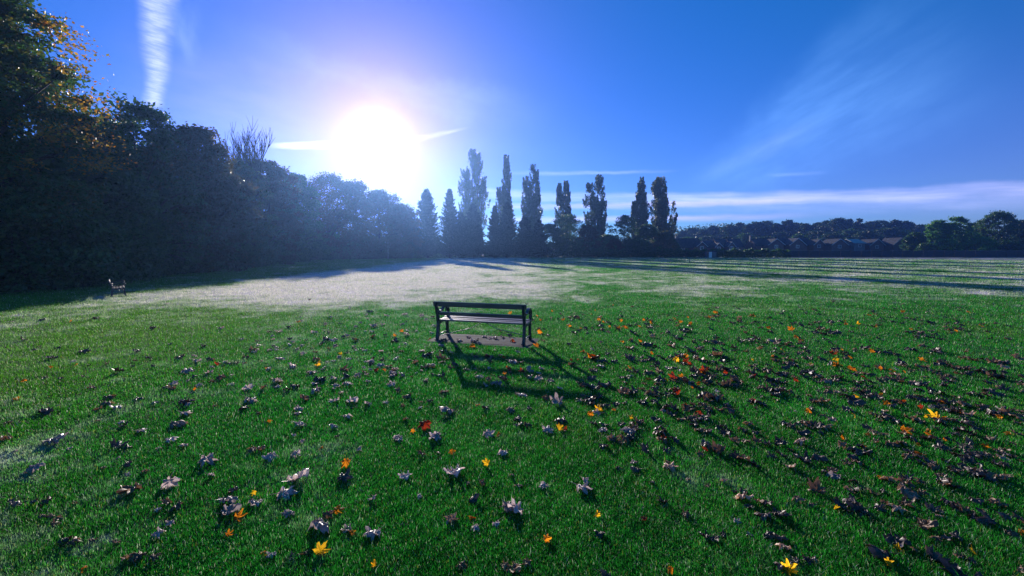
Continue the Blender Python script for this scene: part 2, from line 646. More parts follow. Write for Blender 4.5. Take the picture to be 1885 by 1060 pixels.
# ------------------------------------------------------------------ benches and the concrete pad
M_wood = rough_mat('weathered_slat', (0.10, 0.075, 0.06), (0.19, 0.15, 0.125), 3.0, 0.42, 0.6, 0.35, bscale=26.0, stretch=(0.6, 9, 9))
M_iron = rough_mat('painted_iron', (0.012, 0.014, 0.018), (0.024, 0.026, 0.03), 12.0, 0.38, 0.6, 0.15)
M_steel = rough_mat('bare_rod', (0.16, 0.15, 0.14), (0.28, 0.26, 0.25), 20.0, 0.35, 0.6, 0.2)
M_concrete = rough_mat('concrete', (0.036, 0.042, 0.052), (0.075, 0.082, 0.095), 7.0, 0.9, 0.12, 0.5, bscale=60.0)


def pad():
    mb = MB()
    bm = bmesh.new()
    bmesh.ops.create_cube(bm, size=1.0)
    for v in bm.verts:
        v.co = Vector((v.co.x * PAD_L, v.co.y * PAD_W, v.co.z * 0.12))
    bmesh.ops.subdivide_edges(bm, edges=list(bm.edges), cuts=7, use_grid_fill=True)
    for v in bm.verts:
        e = max(abs(v.co.x) / (PAD_L / 2), abs(v.co.y) / (PAD_W / 2))
        if e > 0.98:
            v.co.x += random.uniform(-.015, .015)
            v.co.y += random.uniform(-.015, .015)
        if v.co.z > 0:
            v.co.z += random.uniform(-.002, .003) - (0.012 if e > .98 else 0)
    bm.verts.index_update()
    mb.add([v.co for v in bm.verts], [tuple(v.index for v in f.verts) for f in bm.faces])
    bm.free()
    o = mb.build('concrete_pad', M_concrete)
    o.location = (PAD_C.x, PAD_C.y, -0.037)
    o.rotation_euler = (0, 0, BENCH_RZ)
    tag(o, 'grey concrete pad set in the grass beneath the bench, scattered with leaves', 'paving slab')


pad()
PAD_Z = 0.024


def bez(pts, n=10):
    """smooth line through points (Catmull-Rom)"""
    pts = [Vector(p) for p in pts]
    q = [pts[0] * 2 - pts[1]] + pts + [pts[-1] * 2 - pts[-2]]
    out = []
    for i in range(1, len(q) - 2):
        for k in range(n):
            t = k / n
            out.append(0.5 * ((2 * q[i]) + (q[i + 1] - q[i - 1]) * t + (2 * q[i - 1] - 5 * q[i] + 4 * q[i + 1] - q[i + 2]) * t * t
                              + (-q[i - 1] + 3 * q[i] - 3 * q[i + 1] + q[i + 2]) * t ** 3))
    out.append(pts[-1])
    return out


def ribbon(mb, pts, w, th):
    """a cast strip following pts: w across (x), th thick"""
    x = pts[0].x
    n = len(pts)
    V, F = [], []
    for i, p in enumerate(pts):
        d = (pts[min(i + 1, n - 1)] - pts[max(i - 1, 0)]).normalized()
        nrm = Vector((0, -d.z, d.y))
        t = th[i] if hasattr(th, '__len__') else th
        for sx in (-1, 1):
            for sn in (-1, 1):
                V.append(Vector((x + sx * w / 2, p.y, p.z)) + nrm * (sn * t / 2))
    for i in range(n - 1):
        a, b = i * 4, i * 4 + 4
        F += [(a, a + 1, b + 1, b), (a + 2, b + 2, b + 3, a + 3), (a, b, b + 2, a + 2), (a + 1, a + 3, b + 3, b + 1)]
    F += [(0, 2, 3, 1), ((n - 1) * 4, (n - 1) * 4 + 1, (n - 1) * 4 + 3, (n - 1) * 4 + 2)]
    mb.add(V, F)


def lin(a, b, n):
    return [a + (b - a) * i / (n - 1) for i in range(n)]


def make_bench(label, group):
    root = empty('park_bench', (0, 0, 0))
    tag(root, label, 'bench', group)
    H = 0.80
    for sx in (-0.955, 0.955):
        # rear leg sweeping up into the back post
        mb = MB()
        pts = bez([(sx, -0.285, 0.012), (sx, -0.25, 0.10), (sx, -0.225, 0.30), (sx, -0.225, 0.42), (sx, -0.275, 0.62), (sx, -0.335, H)])
        ribbon(mb, pts, 0.055, lin(0.075, 0.042, len(pts)))
        mb.box((sx, -0.295, 0.012), (0.07, 0.09, 0.022), bev=0.004)
        mb.build('back_leg', M_iron, root)
        mb = MB()
        pts = bez([(sx, 0.255, 0.012), (sx, 0.232, 0.10), (sx, 0.215, 0.26), (sx, 0.225, 0.41)])
        ribbon(mb, pts, 0.055, lin(0.07, 0.045, len(pts)))
        mb.box((sx, 0.262, 0.012), (0.07, 0.09, 0.022), bev=0.004)
        mb.build('front_leg', M_iron, root)
        # bearer under the slats and the lower bracket
        mb = MB()
        pts = bez([(sx, -0.225, 0.375), (sx, -0.05, 0.365), (sx, 0.12, 0.385), (sx, 0.225, 0.395)])
        ribbon(mb, pts, 0.05, 0.04)
        pts = bez([(sx, -0.22, 0.24), (sx, -0.13, 0.335), (sx, 0.0, 0.352)])
        ribbon(mb, pts, 0.03, 0.022)
        pts = bez([(sx, 0.21, 0.24), (sx, 0.13, 0.335), (sx, 0.0, 0.352)])
        ribbon(mb, pts, 0.03, 0.022)
        mb.build('seat_bracket', M_iron, root)
        # armrest: S-scroll down from the post, humped over and down to the front leg, curled tip
        mb = MB()
        pts = bez([(sx, -0.285, 0.665), (sx, -0.20, 0.60), (sx, -0.08, 0.60), (sx, 0.05, 0.655), (sx, 0.16, 0.675), (sx, 0.25, 0.63), (sx, 0.275, 0.54), (sx, 0.245, 0.455), (sx, 0.222, 0.40)])
        ribbon(mb, pts, 0.062, lin(0.036, 0.03, len(pts)))
        cur = [Vector((sx, 0.215 + 0.055 * math.cos(t) * (1 - t / 9), 0.585 + 0.055 * math.sin(t) * (1 - t / 9))) for t in np.linspace(0.6, 5.6, 18)]
        ribbon(mb, cur, 0.045, 0.02)
        cur = [Vector((sx, -0.215 + 0.045 * math.cos(t) * (1 - t / 9), 0.545 + 0.045 * math.sin(t) * (1 - t / 9))) for t in np.linspace(1.2, 6.2, 18)]
        ribbon(mb, cur, 0.045, 0.018)
        mb.build('armrest', M_iron, root)
    # timber: two back rails, four seat slats
    Lr = 2.04
    tilt = Matrix.Rotation(R(18), 4, 'X')
    for (y, z, h, nm) in ((-0.305, 0.765, 0.105, 'back_rail'), (-0.232, 0.555, 0.075, 'back_rail')):
        mb = MB()
        M = Matrix.Translation((0, y, z)) @ tilt
        mb.box((0, 0.0, 0), (Lr - (0.06 if h < .1 else 0), 0.034, h), M, 0.006)
        mb.build(nm, M_wood, root)
    for (y, z, t) in ((-0.165, 0.405, -4), (-0.055, 0.397, -2), (0.06, 0.404, 5), (0.172, 0.424, 8)):
        mb = MB()
        M = Matrix.Translation((0, y, z)) @ Matrix.Rotation(R(t), 4, 'X')
        mb.box((0, 0, 0), (Lr - 0.06, 0.085, 0.032), M, 0.006)
        mb.build('seat_slat', M_wood, root)
    # rods: from each foot up to the middle of the seat, and a low tie between the legs at each end
    mb = MB()
    mb.tube([(-0.95, -0.25, 0.07), (-0.28, -0.02, 0.235), (-0.03, 0.0, 0.372)], 0.009, 6)
    mb.build('brace_rod', M_steel, root, True)
    mb = MB()
    mb.tube([(0.95, 0.232, 0.07), (0.30, 0.02, 0.235), (0.03, 0.0, 0.372)], 0.009, 6)
    mb.build('brace_rod', M_steel, root, True)
    for sx in (-0.955, 0.955):
        mb = MB()
        mb.tube([(sx, -0.248, 0.105), (sx, 0.231, 0.105)], 0.011, 6)
        mb.build('foot_tie', M_steel, root, True)
    return root


bench = make_bench('dark slatted bench with scrolled iron arms on a concrete pad, seen from behind', 'park benches')
bench.location = (PAD_C.x, PAD_C.y, PAD_Z)
bench.rotation_euler = (0, 0, BENCH_RZ)
b2 = copy_tree(bench)
b2['label'] = 'small distant bench seen end on, in front of the dark woods'
p = on_ground(219, 543)
b2.location = (p.x, p.y, 0.0)
b2.rotation_euler = (0, 0, R(-48))
b2.scale = (0.86, 0.86, 0.86)

M_stake = rough_mat('stake_wood', (0.03, 0.025, 0.02), (0.06, 0.05, 0.04), 8, 0.8)
mb = MB()
mb.tube([(0, 0, -0.1), (0, 0, 0.68), (0.0, 0, 0.72)], [0.045, 0.04, 0.02], 8)
o = mb.build('marker_post', M_stake)
p = on_ground(1269, 484)
o.location = p
tag(o, 'short thin dark post standing alone on the far lawn before the houses', 'post')

# ------------------------------------------------------------------ trees
def leaf_quads(C, size, up=0.35, droop=None, aspect=0.62):
    """leaf shaped quads at centres C (n,3), random facing; returns V, F"""
    n = len(C)
    d = rng.normal(size=(n, 3))
    d[:, 2] *= 0.6
    if droop is not None:
        d = d * 0.75 + droop
    d /= np.linalg.norm(d, axis=1)[:, None] + 1e-9
    q = rng.normal(size=(n, 3))
    s = np.cross(d, q)
    s /= np.linalg.norm(s, axis=1)[:, None] + 1e-9
    sz = size * (0.6 + 0.8 * rng.random(n))[:, None]
    nrm = np.cross(d, s)
    a = C - d * sz * 0.5
    b = C + s * sz * aspect * 0.5 + nrm * sz * 0.10
    t = C + d * sz * 0.5
    e = C - s * sz * aspect * 0.5 + nrm * sz * 0.10
    V = np.stack([a, b, t, e], 1).reshape(-1, 3)
    i = np.arange(n) * 4
    return V, np.stack([i, i + 1, i + 2, i + 3], 1)


def crown_profile(t, kind):
    """relative radius at relative height t of the crown"""
    if kind == 'round':
        return np.sqrt(np.clip(1 - (2 * t - 1) ** 2, 0, 1)) * 0.92 + 0.08
    if kind == 'skirt':
        return np.where(t < 0.45, 0.86 + 0.14 * np.sin(t / 0.45 * PI / 2), np.sqrt(np.clip(1 - ((t - 0.45) / 0.56) ** 2, 0, 1)))
    if kind == 'cone':
        return np.clip(1.02 - t, 0.02, 1) ** 0.8
    if kind == 'dome':
        return np.where(t < 0.3, 0.95, np.sqrt(np.clip(1 - ((t - 0.3) / 0.71) ** 2, 0, 1)))


def broad_tree(name, loc, h, rad, label, mats, n_clump=150, per=150, leaf=0.2, base=0.08, kind='skirt', group=None, clump=0.17, trunk=True, limbs=14, cat='tree', lean=0.0, hollow=0.25, tr_r=None, squash=1.0):
    root = empty(name, loc, 0)
    tag(root, label, cat, group)
    z0, z1 = h * base, h
    t = np.clip(rng.random(n_clump) ** 0.9, 0, 1)
    # lumpy outline: a few lobes push the crown out and in
    th = rng.random(n_clump) * 2 * PI
    ph = rng.random(4) * 2 * PI
    lob = 1 + 0.16 * np.sin(3 * th + ph[0] + t * 4) + 0.12 * np.sin(5 * th + ph[1] - t * 7) + 0.08 * np.sin(9 * t + ph[2])
    rr = np.where(rng.random(n_clump) < hollow, rng.random(n_clump) ** 0.5 * 0.75, 0.78 + 0.24 * rng.random(n_clump))
    R_ = rad * crown_profile(t, kind) * lob * rr
    cc = np.stack([np.cos(th) * R_ + lean * t * h, np.sin(th) * R_ * squash, z0 + (z1 - z0) * t * 0.97], 1)
    cs = rad * clump * (0.6 + 0.9 * rng.random(n_clump))
    idx = np.repeat(np.arange(n_clump), per)
    g = rng.normal(size=(len(idx), 3)) * np.array([1, 1, 0.62]) * cs[idx][:, None] * 0.62
    P = cc[idx] + g
    P = P[(P[:, 2] > 0.05) & (P[:, 2] < h * 1.03)]
    V, F = leaf_quads(P, leaf)
    link('crown', np_mesh('crown', V, [F], mats[0]), root)
    if trunk:
        mb = MB()
        r0 = tr_r or max(0.05, h * 0.017)
        pts = [(lean * q * h + math.sin(q * 5 + ph[0]) * r0 * 0.7, math.cos(q * 4 + ph[1]) * r0 * 0.7, h * q * 0.9 - 0.1) for q in np.linspace(0, 1, 9)]
        mb.tube(pts, [r0 * (1.35 if i == 0 else 1.02 - i * 0.115) for i in range(9)], 8)
        order = np.argsort(-R_)[:limbs * 2]
        rng.shuffle(order)
        for k in order[:limbs]:
            tgt = cc[k]
            zq = max(h * 0.12, tgt[2] * 0.55)
            q = min(0.9, zq / (h * 0.9))
            s0 = Vector((lean * q * h, 0, zq))
            e0 = Vector(tgt)
            mid = s0.lerp(e0, 0.5) + Vector((0, 0, (e0 - s0).length * 0.12))
            rb = r0 * (1 - q) * 0.45 + 0.02
            mb.tube([s0, mid, e0], [rb, rb * 0.6, rb * 0.2], 6)
        mb.build('trunk', mats[1], root, True)
    return root


def poplar(loc, h, rad, label, mats, stems=5, leaf=0.42, n=34000):
    root = empty('poplar_tree', loc)
    tag(root, label, 'tree', 'tall columnar poplars')
    P, D = [], []
    tops = [(rng.uniform(-.22, .22), 0.0, 1.0, 0.46)]
    for k in range(stems - 1):
        a = rng.random() * 2 * PI
        tops.append((math.cos(a) * rng.uniform(.42, .68), math.sin(a) * rng.uniform(.30, .62), rng.uniform(0.66, 0.985), rng.uniform(0.28, 0.42)))
    # the outline of the picture is mostly seen from the side: spread the side plumes across x
    for k in range(1, stems):
        sgn = -1 if k % 2 else 1
        x0, y0, hh, ww = tops[k]
        tops[k] = (sgn * abs(x0) * 1.1, y0, hh, ww)
    tot = sum(tp[2] * tp[3] for tp in tops)
    mb = MB()
    for (ox, oy, hh, ww) in tops:
        m = int(n * hh * ww / tot)
        # little upright sprays along the plume
        ns = max(24, m // 100)
        t = rng.random(ns) ** 0.92
        prof = np.where(t < 0.45, 0.72 + 0.28 * np.sin(t / 0.45 * PI / 2), np.clip(1 - ((t - 0.45) / 0.55) ** 2.6, 0.05, 1))
        a = rng.random(ns) * 2 * PI
        q = np.sqrt(rng.random(ns) * 0.85 + 0.15) * prof * ww * rad * (0.6 + 0.52 * rng.random(ns))
        sx = np.cos(a) * q + ox * rad * (0.35 + 0.65 * np.minimum(1, t * 1.6))
        sy = np.sin(a) * q + oy * rad * (0.35 + 0.65 * np.minimum(1, t * 1.6))
        sz = h * (0.06 + (hh - 0.06) * t * 0.985)
        idx = np.repeat(np.arange(ns), 100)
        u = rng.random(len(idx))
        out = np.stack([np.cos(a), np.sin(a)], 1)[idx]
        g = rng.normal(size=(len(idx), 3))
        L = h * 0.085
        wv = rad * 0.085 * (1.15 - u)[:, None]
        p = np.stack([sx[idx], sy[idx], sz[idx]], 1)
        p[:, :2] += out * (u * rad * 0.20)[:, None] + g[:, :2] * wv
        p[:, 2] += u * L - L * 0.4 + g[:, 2] * 0.12
        p = p[p[:, 2] < h * hh + 0.3]
        P.append(p)
        mb.tube([(ox * rad * 0.2, oy * rad * 0.2, h * 0.03), (ox * rad * .7, oy * rad * .7, h * hh * 0.4), (ox * rad, oy * rad, h * hh * 0.9)], [h * 0.010, h * 0.006, h * 0.0015], 6)
    P = np.concatenate(P)
    V, F = leaf_quads(P, leaf, droop=np.array([0, 0, 0.55]))
    link('crown', np_mesh('crown', V, [F], mats[0]), root)
    mb.tube([(0, 0, -0.2), (0, 0, h * 0.12), (0, 0, h * 0.6)], [h * 0.017, h * 0.013, h * 0.006], 8)
    mb.build('trunk', mats[1], root, True)
    return root


def conifer(loc, h, rad, label, mats, n_br=520, per=64, leaf=0.34):
    root = empty('cypress_tree', loc)
    tag(root, label, 'tree', 'dark dense cypress trees')
    t = rng.random(n_br) ** 1.35
    a = rng.random(n_br) * 2 * PI
    ph = rng.random(3) * 6
    L = rad * (np.clip(1 - t, 0, 1) ** 0.8 * 0.94 + 0.05) * (0.62 + 0.52 * rng.random(n_br) ** 1.5) * (1 + 0.12 * np.sin(3 * a + ph[0]))
    z = h * (0.02 + 0.95 * t)
    idx = np.repeat(np.arange(n_br), per)
    u = rng.random(len(idx)) ** 0.6
    g = rng.normal(size=(len(idx), 3))
    rise = 0.35 + 0.6 * t
    d = L[idx] * u
    sp = (rad * 0.062 * (1.15 - u))[:, None]
    P = np.stack([np.cos(a)[idx] * d, np.sin(a)[idx] * d, z[idx] + d * rise[idx] + rad * 0.02], 1) + g * sp
    dr = np.stack([np.cos(a)[idx] * .7, np.sin(a)[idx] * .7, np.full(len(idx), .45)], 1)
    ok = P[:, 2] > 0.1
    P, dr = P[ok], dr[ok]
    V, F = leaf_quads(P, leaf, droop=dr)
    link('crown', np_mesh('crown', V, [F], mats[0]), root)
    mb = MB()
    mb.tube([(0, 0, -0.2), (0, 0, h * 0.5), (0, 0, h * 0.97)], [h * 0.02, h * 0.012, 0.02], 8)
    mb.build('trunk', mats[1], root, True)
    return root


def bare_tree(loc, h, label, mat):
    root = empty('bare_tree', loc)
    tag(root, label, 'tree')
    mt, mbr = MB(), MB()
    mt.tube([(0, 0, -0.2), (0.1, 0, h * 0.25), (0, 0.1, h * 0.5)], [h * 0.02, h * 0.014, h * 0.010], 8)
    rs = random.Random(5)

    def grow(p, d, L, r, depth):
        n = 4
        pts = [p]
        for i in range(n):
            d = (d + Vector((rs.uniform(-.12, .12), rs.uniform(-.12, .12), 0.10))).normalized()
            pts.append(pts[-1] + d * L / n)
        mbr.tube(pts, [r * (1 - 0.16 * i) for i in range(n + 1)], 5, cap=False)
        if depth == 0:
            return
        for k in range(9 if depth > 1 else 8):
            i = rs.randint(1, n)
            ax = Vector((rs.uniform(-1, 1), rs.uniform(-1, 1), rs.uniform(-.1, .3))).normalized()
            grow(pts[i], (d + ax * rs.uniform(.35, .6)).normalized(), L * rs.uniform(.4, .62), r * 0.6, depth - 1)
    for k in range(13):
        a = 2 * PI * k / 13 + rs.uniform(-.2, .2)
        s = rs.uniform(.1, .42)
        grow(Vector((0, 0.05, h * rs.uniform(.34, .5))), Vector((math.cos(a) * s - 0.06, math.sin(a) * s, 1)).normalized(), h * rs.uniform(.26, .33), h * 0.0050, 2)
    mt.build('trunk', mat, root, True)
    mbr.build('branches', mat, root, True)
    return root


M_green = leaf_mat('dark_green_leaves', [(0.022, 0.07, 0.026), (0.04, 0.11, 0.03), (0.08, 0.15, 0.035)], 0.36, 0.45, 0.4)
M_maple = leaf_mat('turning_maple_leaves', [(0.03, 0.10, 0.02), (0.045, 0.12, 0.02), (0.05, 0.11, 0.02), (0.03, 0.08, 0.02), (0.14, 0.12, 0.018), (0.03, 0.08, 0.02)], 0.38)
M_orange = leaf_mat('orange_maple_leaves', [(0.40, 0.14, 0.012), (0.50, 0.28, 0.02), (0.14, 0.15, 0.02), (0.36, 0.15, 0.012), (0.20, 0.18, 0.02)], 0.5)
M_brown = leaf_mat('russet_leaves', [(0.05, 0.05, 0.02), (0.10, 0.065, 0.025), (0.04, 0.07, 0.025)], 0.35)
M_poplar = leaf_mat('poplar_leaves', [(0.03, 0.07, 0.025), (0.045, 0.095, 0.03), (0.06, 0.11, 0.035)], 0.30, 0.4, 0.5)
M_poplar_y = leaf_mat('yellowing_poplar_leaves', [(0.04, 0.085, 0.025), (0.07, 0.11, 0.03), (0.16, 0.12, 0.03)], 0.35, 0.4, 0.5)
M_cypress = leaf_mat('cypress_sprays', [(0.012, 0.04, 0.02), (0.02, 0.055, 0.024)], 0.15)
M_far = leaf_mat('far_wood_leaves', [(0.015, 0.05, 0.022), (0.03, 0.075, 0.026)], 0.25)
M_fargreen = leaf_mat('bright_green_leaves', [(0.06, 0.19, 0.03), (0.10, 0.24, 0.04), (0.04, 0.13, 0.03)], 0.45)
M_twig = rough_mat('twigs', (0.04, 0.03, 0.025), (0.07, 0.055, 0.045), 4.0, 0.9, 0.2)


def spot(px, Y):
    q = at(px, 462, Y)
    return Vector((q.x, Y, 0.0))


def htop(py, Y):
    return at(942, py, Y).z


WOOD = 'trees along the edge of the left wood'
# the big turning maple at the left border: a dark mass with orange sprays on its sunny side
ml = broad_tree('maple_tree', spot(-30, 20.5), 17.5, 3.75, 'huge maple turning orange on its outer sprays, at the left border', (M_maple, M_bark), 420, 190, 0.19, 0.0, 'dome', None, 0.115, limbs=26, hollow=0.35)
# sprays of orange leaves: a part of the maple with its own colour
Po = []
for (px, py, w) in ((150, 180, .5), (128, 130, .4), (160, 212, .5), (108, 245, .5), (178, 268, .45), (188, 300, .4), (122, 62, .35), (100, 255, .4), (60, 232, .35), (140, 92, .35), (168, 302, .45), (45, 300, .3), (145, 235, .4), (120, 190, .35), (90, 40, .3)):
    q = at(px, py, 20.0 + max(0.0, px - 70) * 0.028) - ml.location
    g = rng.normal(size=(int(360 * w), 3)) * np.array([.85, .6, .36]) * w * 1.7
    Po.append(g + np.array(q))
V, F = leaf_quads(np.concatenate(Po), 0.15)
o = link('orange_sprays', np_mesh('orange_sprays', V, [F], M_orange), ml)
o['label'] = 'orange autumn sprays on the sunny side of the maple'

wood_trees = [
    # px, top y, distance, radius (m), kind, material, label
    (-110, -60, 23, 4.5, 'skirt', M_green, 'dark broadleaf tree cut by the left border, behind the huge maple'),
    (262, 182, 33, 3.1, 'skirt', M_green, 'dark green tree with ragged top, just right of the huge maple'),
    (196, 230, 29, 2.6, 'skirt', M_green, 'lower dark tree squeezed between the huge maple and the ragged-topped tree'),
    (372, 232, 40, 3.6, 'skirt', M_brown, 'rounded russet-green tree left of the bare fan-shaped tree'),
    (312, 240, 37, 3.0, 'skirt', M_poplar_y, 'narrow dark tree between the ragged-topped tree and the rounded russet one'),
    (438, 296, 50, 3.6, 'skirt', M_poplar_y, 'dark bushy tree standing under the bare fan-shaped tree'),
    (498, 294, 62, 3.8, 'skirt', M_brown, 'dark tree just right of the bare fan-shaped tree'),
    (548, 318, 78, 4.0, 'skirt', M_green, 'dark tree left of the reddish-topped tree near the sun'),
    (606, 320, 100, 6.8, 'skirt', M_brown, 'reddish-topped tree below and left of the sun'),
    (655, 333, 105, 6.6, 'skirt', M_brown, 'thin-leaved tree directly below the sun glare'),
    (700, 351, 108, 6.2, 'skirt', M_brown, 'gappy tree with sun sparkling through, right of the one below the glare'),
    (738, 376, 112, 5.4, 'skirt', M_brown, 'smallest gappy tree at the low dip beside the cypresses'),
]
for i, (px, ty, Y, rad, kind, mat, lab) in enumerate(wood_trees):
    h = htop(ty, Y)
    far = Y > 90
    if px == 262:
        broad_tree('woodland_tree', spot(px, Y), h, rad, lab, (mat, M_bark), 190, 90, 0.24, 0.0, kind, WOOD, 0.15, limbs=22, hollow=0.3)
        continue
    broad_tree('woodland_tree', spot(px, Y), h, rad, lab, (mat, M_bark), 230 if not far else 290, 150 if not far else 100,
               0.20 + Y * 0.0016 if not far else 0.36, 0.0, kind, WOOD, 0.135 if not far else 0.15, limbs=16, hollow=0.35 if not far else 0.5)
bare_tree(spot(466, 52), htop(236, 52), 'bare tree with a fan of leafless upright branches above the left wood', M_twig)
# the darker ranks behind, closing the gaps
for i, (px, ty, Y, rad) in enumerate(((60, 90, 34, 5), (170, 215, 42, 5), (290, 270, 52, 5), (400, 300, 62, 5.5), (470, 330, 78, 6), (540, 350, 98, 7))):
    broad_tree('woodland_tree', spot(px, Y), htop(ty, Y), rad,
               ('shadowed inner tree of the left wood, %s' % ('behind the huge maple', 'behind the squeezed lower tree', 'behind the ragged-topped tree', 'behind the rounded russet tree', 'behind the bare tree', 'behind the reddish-topped tree')[i]),
               (M_green, M_bark), 110, 120, 0.34, 0.0, 'skirt', WOOD, 0.24, limbs=8)
bush_px = [(-60, 19.5), (25, 20.0), (95, 21.5), (150, 24), (215, 28), (268, 32), (320, 36.5), (366, 41), (412, 46), (455, 52), (500, 62), (535, 74), (570, 90), (604, 99), (640, 103), (676, 107), (735, 112)]
near_names = ['at the far left border', 'at the foot of the huge maple', 'right of the maple trunk', 'behind the distant bench back', 'just right of the distant bench',
              'below the ragged-topped tree', 'below the narrow dark tree', 'below the rounded russet tree', 'left of the bare tree foot', 'below the bare tree',
              'below the tree right of the bare one', 'left of the reddish-topped tree foot', 'at the reddish-topped tree left edge', 'below the reddish-topped tree', 'below the sun glare tree',
              'beside the light gap', 'between the light gap and the cypresses']
for i, (px, Y) in enumerate(bush_px):
    h = 3.4 + rng.random() * 1.6 + (1.2 if Y > 90 else 0)
    broad_tree('bush', spot(px, Y + (0.0 if Y < 30 else 1.2)), h, (2.0 if Y < 45 else 2.9) + (1.2 if Y > 85 else 0), 'dark leafy bush ' + near_names[i], (M_green, M_bark), 50, 120, 0.17 + Y * 0.002, 0.0, 'dome', 'bushes under the wood edge', 0.26, limbs=4, cat='bush', squash=0.8)
# shadowed thicket filling the inside of the wood: nobody could count its stems
Pt = []
edge = [(-30, 20), (-25, 24), (-25.5, 31), (-28.5, 42), (-33, 56), (-40, 76), (-46, 100), (-44, 118), (-24, 122), (-8, 128), (10, 130)]
for (xa, ya), (xb, yb) in zip(edge[:-1], edge[1:]):
    m = int(math.hypot(xb - xa, yb - ya) * 620)
    u = rng.random(m)
    q = rng.random(m) * 7.0
    nx_, ny_ = -(yb - ya), (xb - xa)
    ln = math.hypot(nx_, ny_)
    top = 6.0 + 2.0 * np.sin(u * 9 + xa)
    if yb > 110:
        top = top * 0.75
    Pt.append(np.stack([xa + (xb - xa) * u + nx_ / ln * q, ya + (yb - ya) * u + ny_ / ln * q, rng.random(m) * top], 1))
Pt = np.concatenate(Pt)
V, F = leaf_quads(Pt, 0.55)
o = link('thicket', np_mesh('thicket', V, [F], M_green))
tag(o, 'dark thicket filling the inside of the left wood', 'thicket', kind='stuff')

# the cypresses at the end of the field
cyp = [(787, 348, 116, 5.6, 'broad dark cypress below right of the sun, first of the row'), (829, 347, 118, 4.4, 'pointed cypress with spiky tip left of the tallest poplar'),
       (872, 375, 117, 4.6, 'dense cypress standing in front of the tallest poplar'), (911, 378, 119, 3.2, 'slim cypress just left of the second poplar'),
       (934, 372, 118, 4.4, 'dense cypress in front of the second poplar'), (965, 398, 120, 4.0, 'low dark cypress between the second and third poplars'),
       (757, 400, 114, 3.6, 'low dark cypress at the dip left of the broad one'), (850, 392, 114, 3.8, 'low cypress between the spiky-tipped one and the tallest poplar'), (992, 405, 122, 3.6, 'low cypress right of the third poplar')]
for px, ty, Y, rad, lab in cyp:
    conifer(spot(px, Y), htop(ty, Y), rad, lab, (M_cypress, M_bark))
# the poplars
pops = [(872, 276, 142, 23, 5, M_poplar, 'tallest poplar, leftmost of the columnar row, nearest the sun'), (931, 287, 146, 16, 4, M_poplar, 'second tall poplar from the sun, slim single spire'),
        (979, 304, 148, 18, 5, M_poplar, 'third poplar from the sun, with a lower shoulder on its left'), (1040, 334, 152, 15, 3, M_poplar, 'short split poplar with two tips, rising from a broad leafy tree'),
        (1095, 323, 150, 21, 5, M_poplar, 'broad twin-topped poplar in the middle of the row'), (1176, 327, 152, 16, 3, M_poplar, 'slim dark poplar beside the round-headed tree'),
        (1217, 326, 150, 24, 5, M_poplar_y, 'yellowing poplar at the right end of the row')]
for px, ty, Y, hw, st, mat, lab in pops:
    poplar(spot(px, Y), htop(ty, Y), hw / 800 * Y * 1.12, lab, (mat, M_bark), st)
# broadleaf trees and bushes at the poplars' feet
low = [(1012, 412, 132, 24, M_green, 'broad dark tree between the third and split poplars'), (1044, 396, 134, 38, M_green, 'wide leafy tree in front of the split poplar'),
       (1082, 414, 132, 24, M_brown, 'russet bushy tree left of the twin-topped poplar foot'), (1118, 432, 133, 22, M_green, 'low dark bush right of the twin-topped poplar'),
       (1150, 396, 136, 28, M_green, 'round-headed airy tree left of the slim dark poplar'), (1130, 440, 131, 16, M_brown, 'low russet bush below the round-headed tree'),
       (1190, 412, 134, 22, M_green, 'green tree between the slim poplar and the yellowing one'), (1222, 425, 133, 24, M_poplar_y, 'yellow-green bush at the yellowing poplar foot'),
       (1060, 436, 130, 30, M_green, 'low dark bush in front of the wide leafy tree'), (1170, 440, 130, 26, M_green, 'low dark bush in front of the slim poplar'), (1240, 446, 136, 12, M_green, 'little dark bush at the gable of the first house')]
for px, ty, Y, hw, mat, lab in low:
    airy = 'airy' in lab or 'wide' in lab
    broad_tree('broadleaf_tree' if ty < 430 else 'bush', spot(px, Y), htop(ty, Y), hw / 800 * Y, lab, (mat, M_bark), 170, 110 if not airy else 70, 0.36, 0.0 if not airy else 0.06, 'dome', None, 0.135, limbs=10, cat='tree' if ty < 430 else 'bush')
# the thin pale stem in the light gap of the hedge
mb = MB()
mb.tube([(0, 0, -0.1), (0.1, 0, 1.3), (0.0, 0, 2.9), (0.12, 0, 4.4)], [0.17, 0.14, 0.11, 0.05], 7)
mb.tube([(0.0, 0, 2.2), (0.5, 0, 3.0), (0.8, 0, 3.9)], [0.07, 0.05, 0.02], 6)
mb.tube([(0.1, 0, 2.6), (-0.4, 0, 3.3), (-0.5, 0, 4.1)], [0.06, 0.04, 0.02], 6)
root = empty('sapling', spot(714, 104))
tag(root, 'thin pale stem showing in the light gap under the sun', 'tree')
o = mb.build('trunk', M_palebark, root, True)
g = rng.normal(size=(420, 3)) * np.array([.7, .6, .9]) + np.array([0.1, 0, 3.9])
V, F = leaf_quads(g, 0.22)
link('crown', np_mesh('crown', V, [F], M_brown), root)

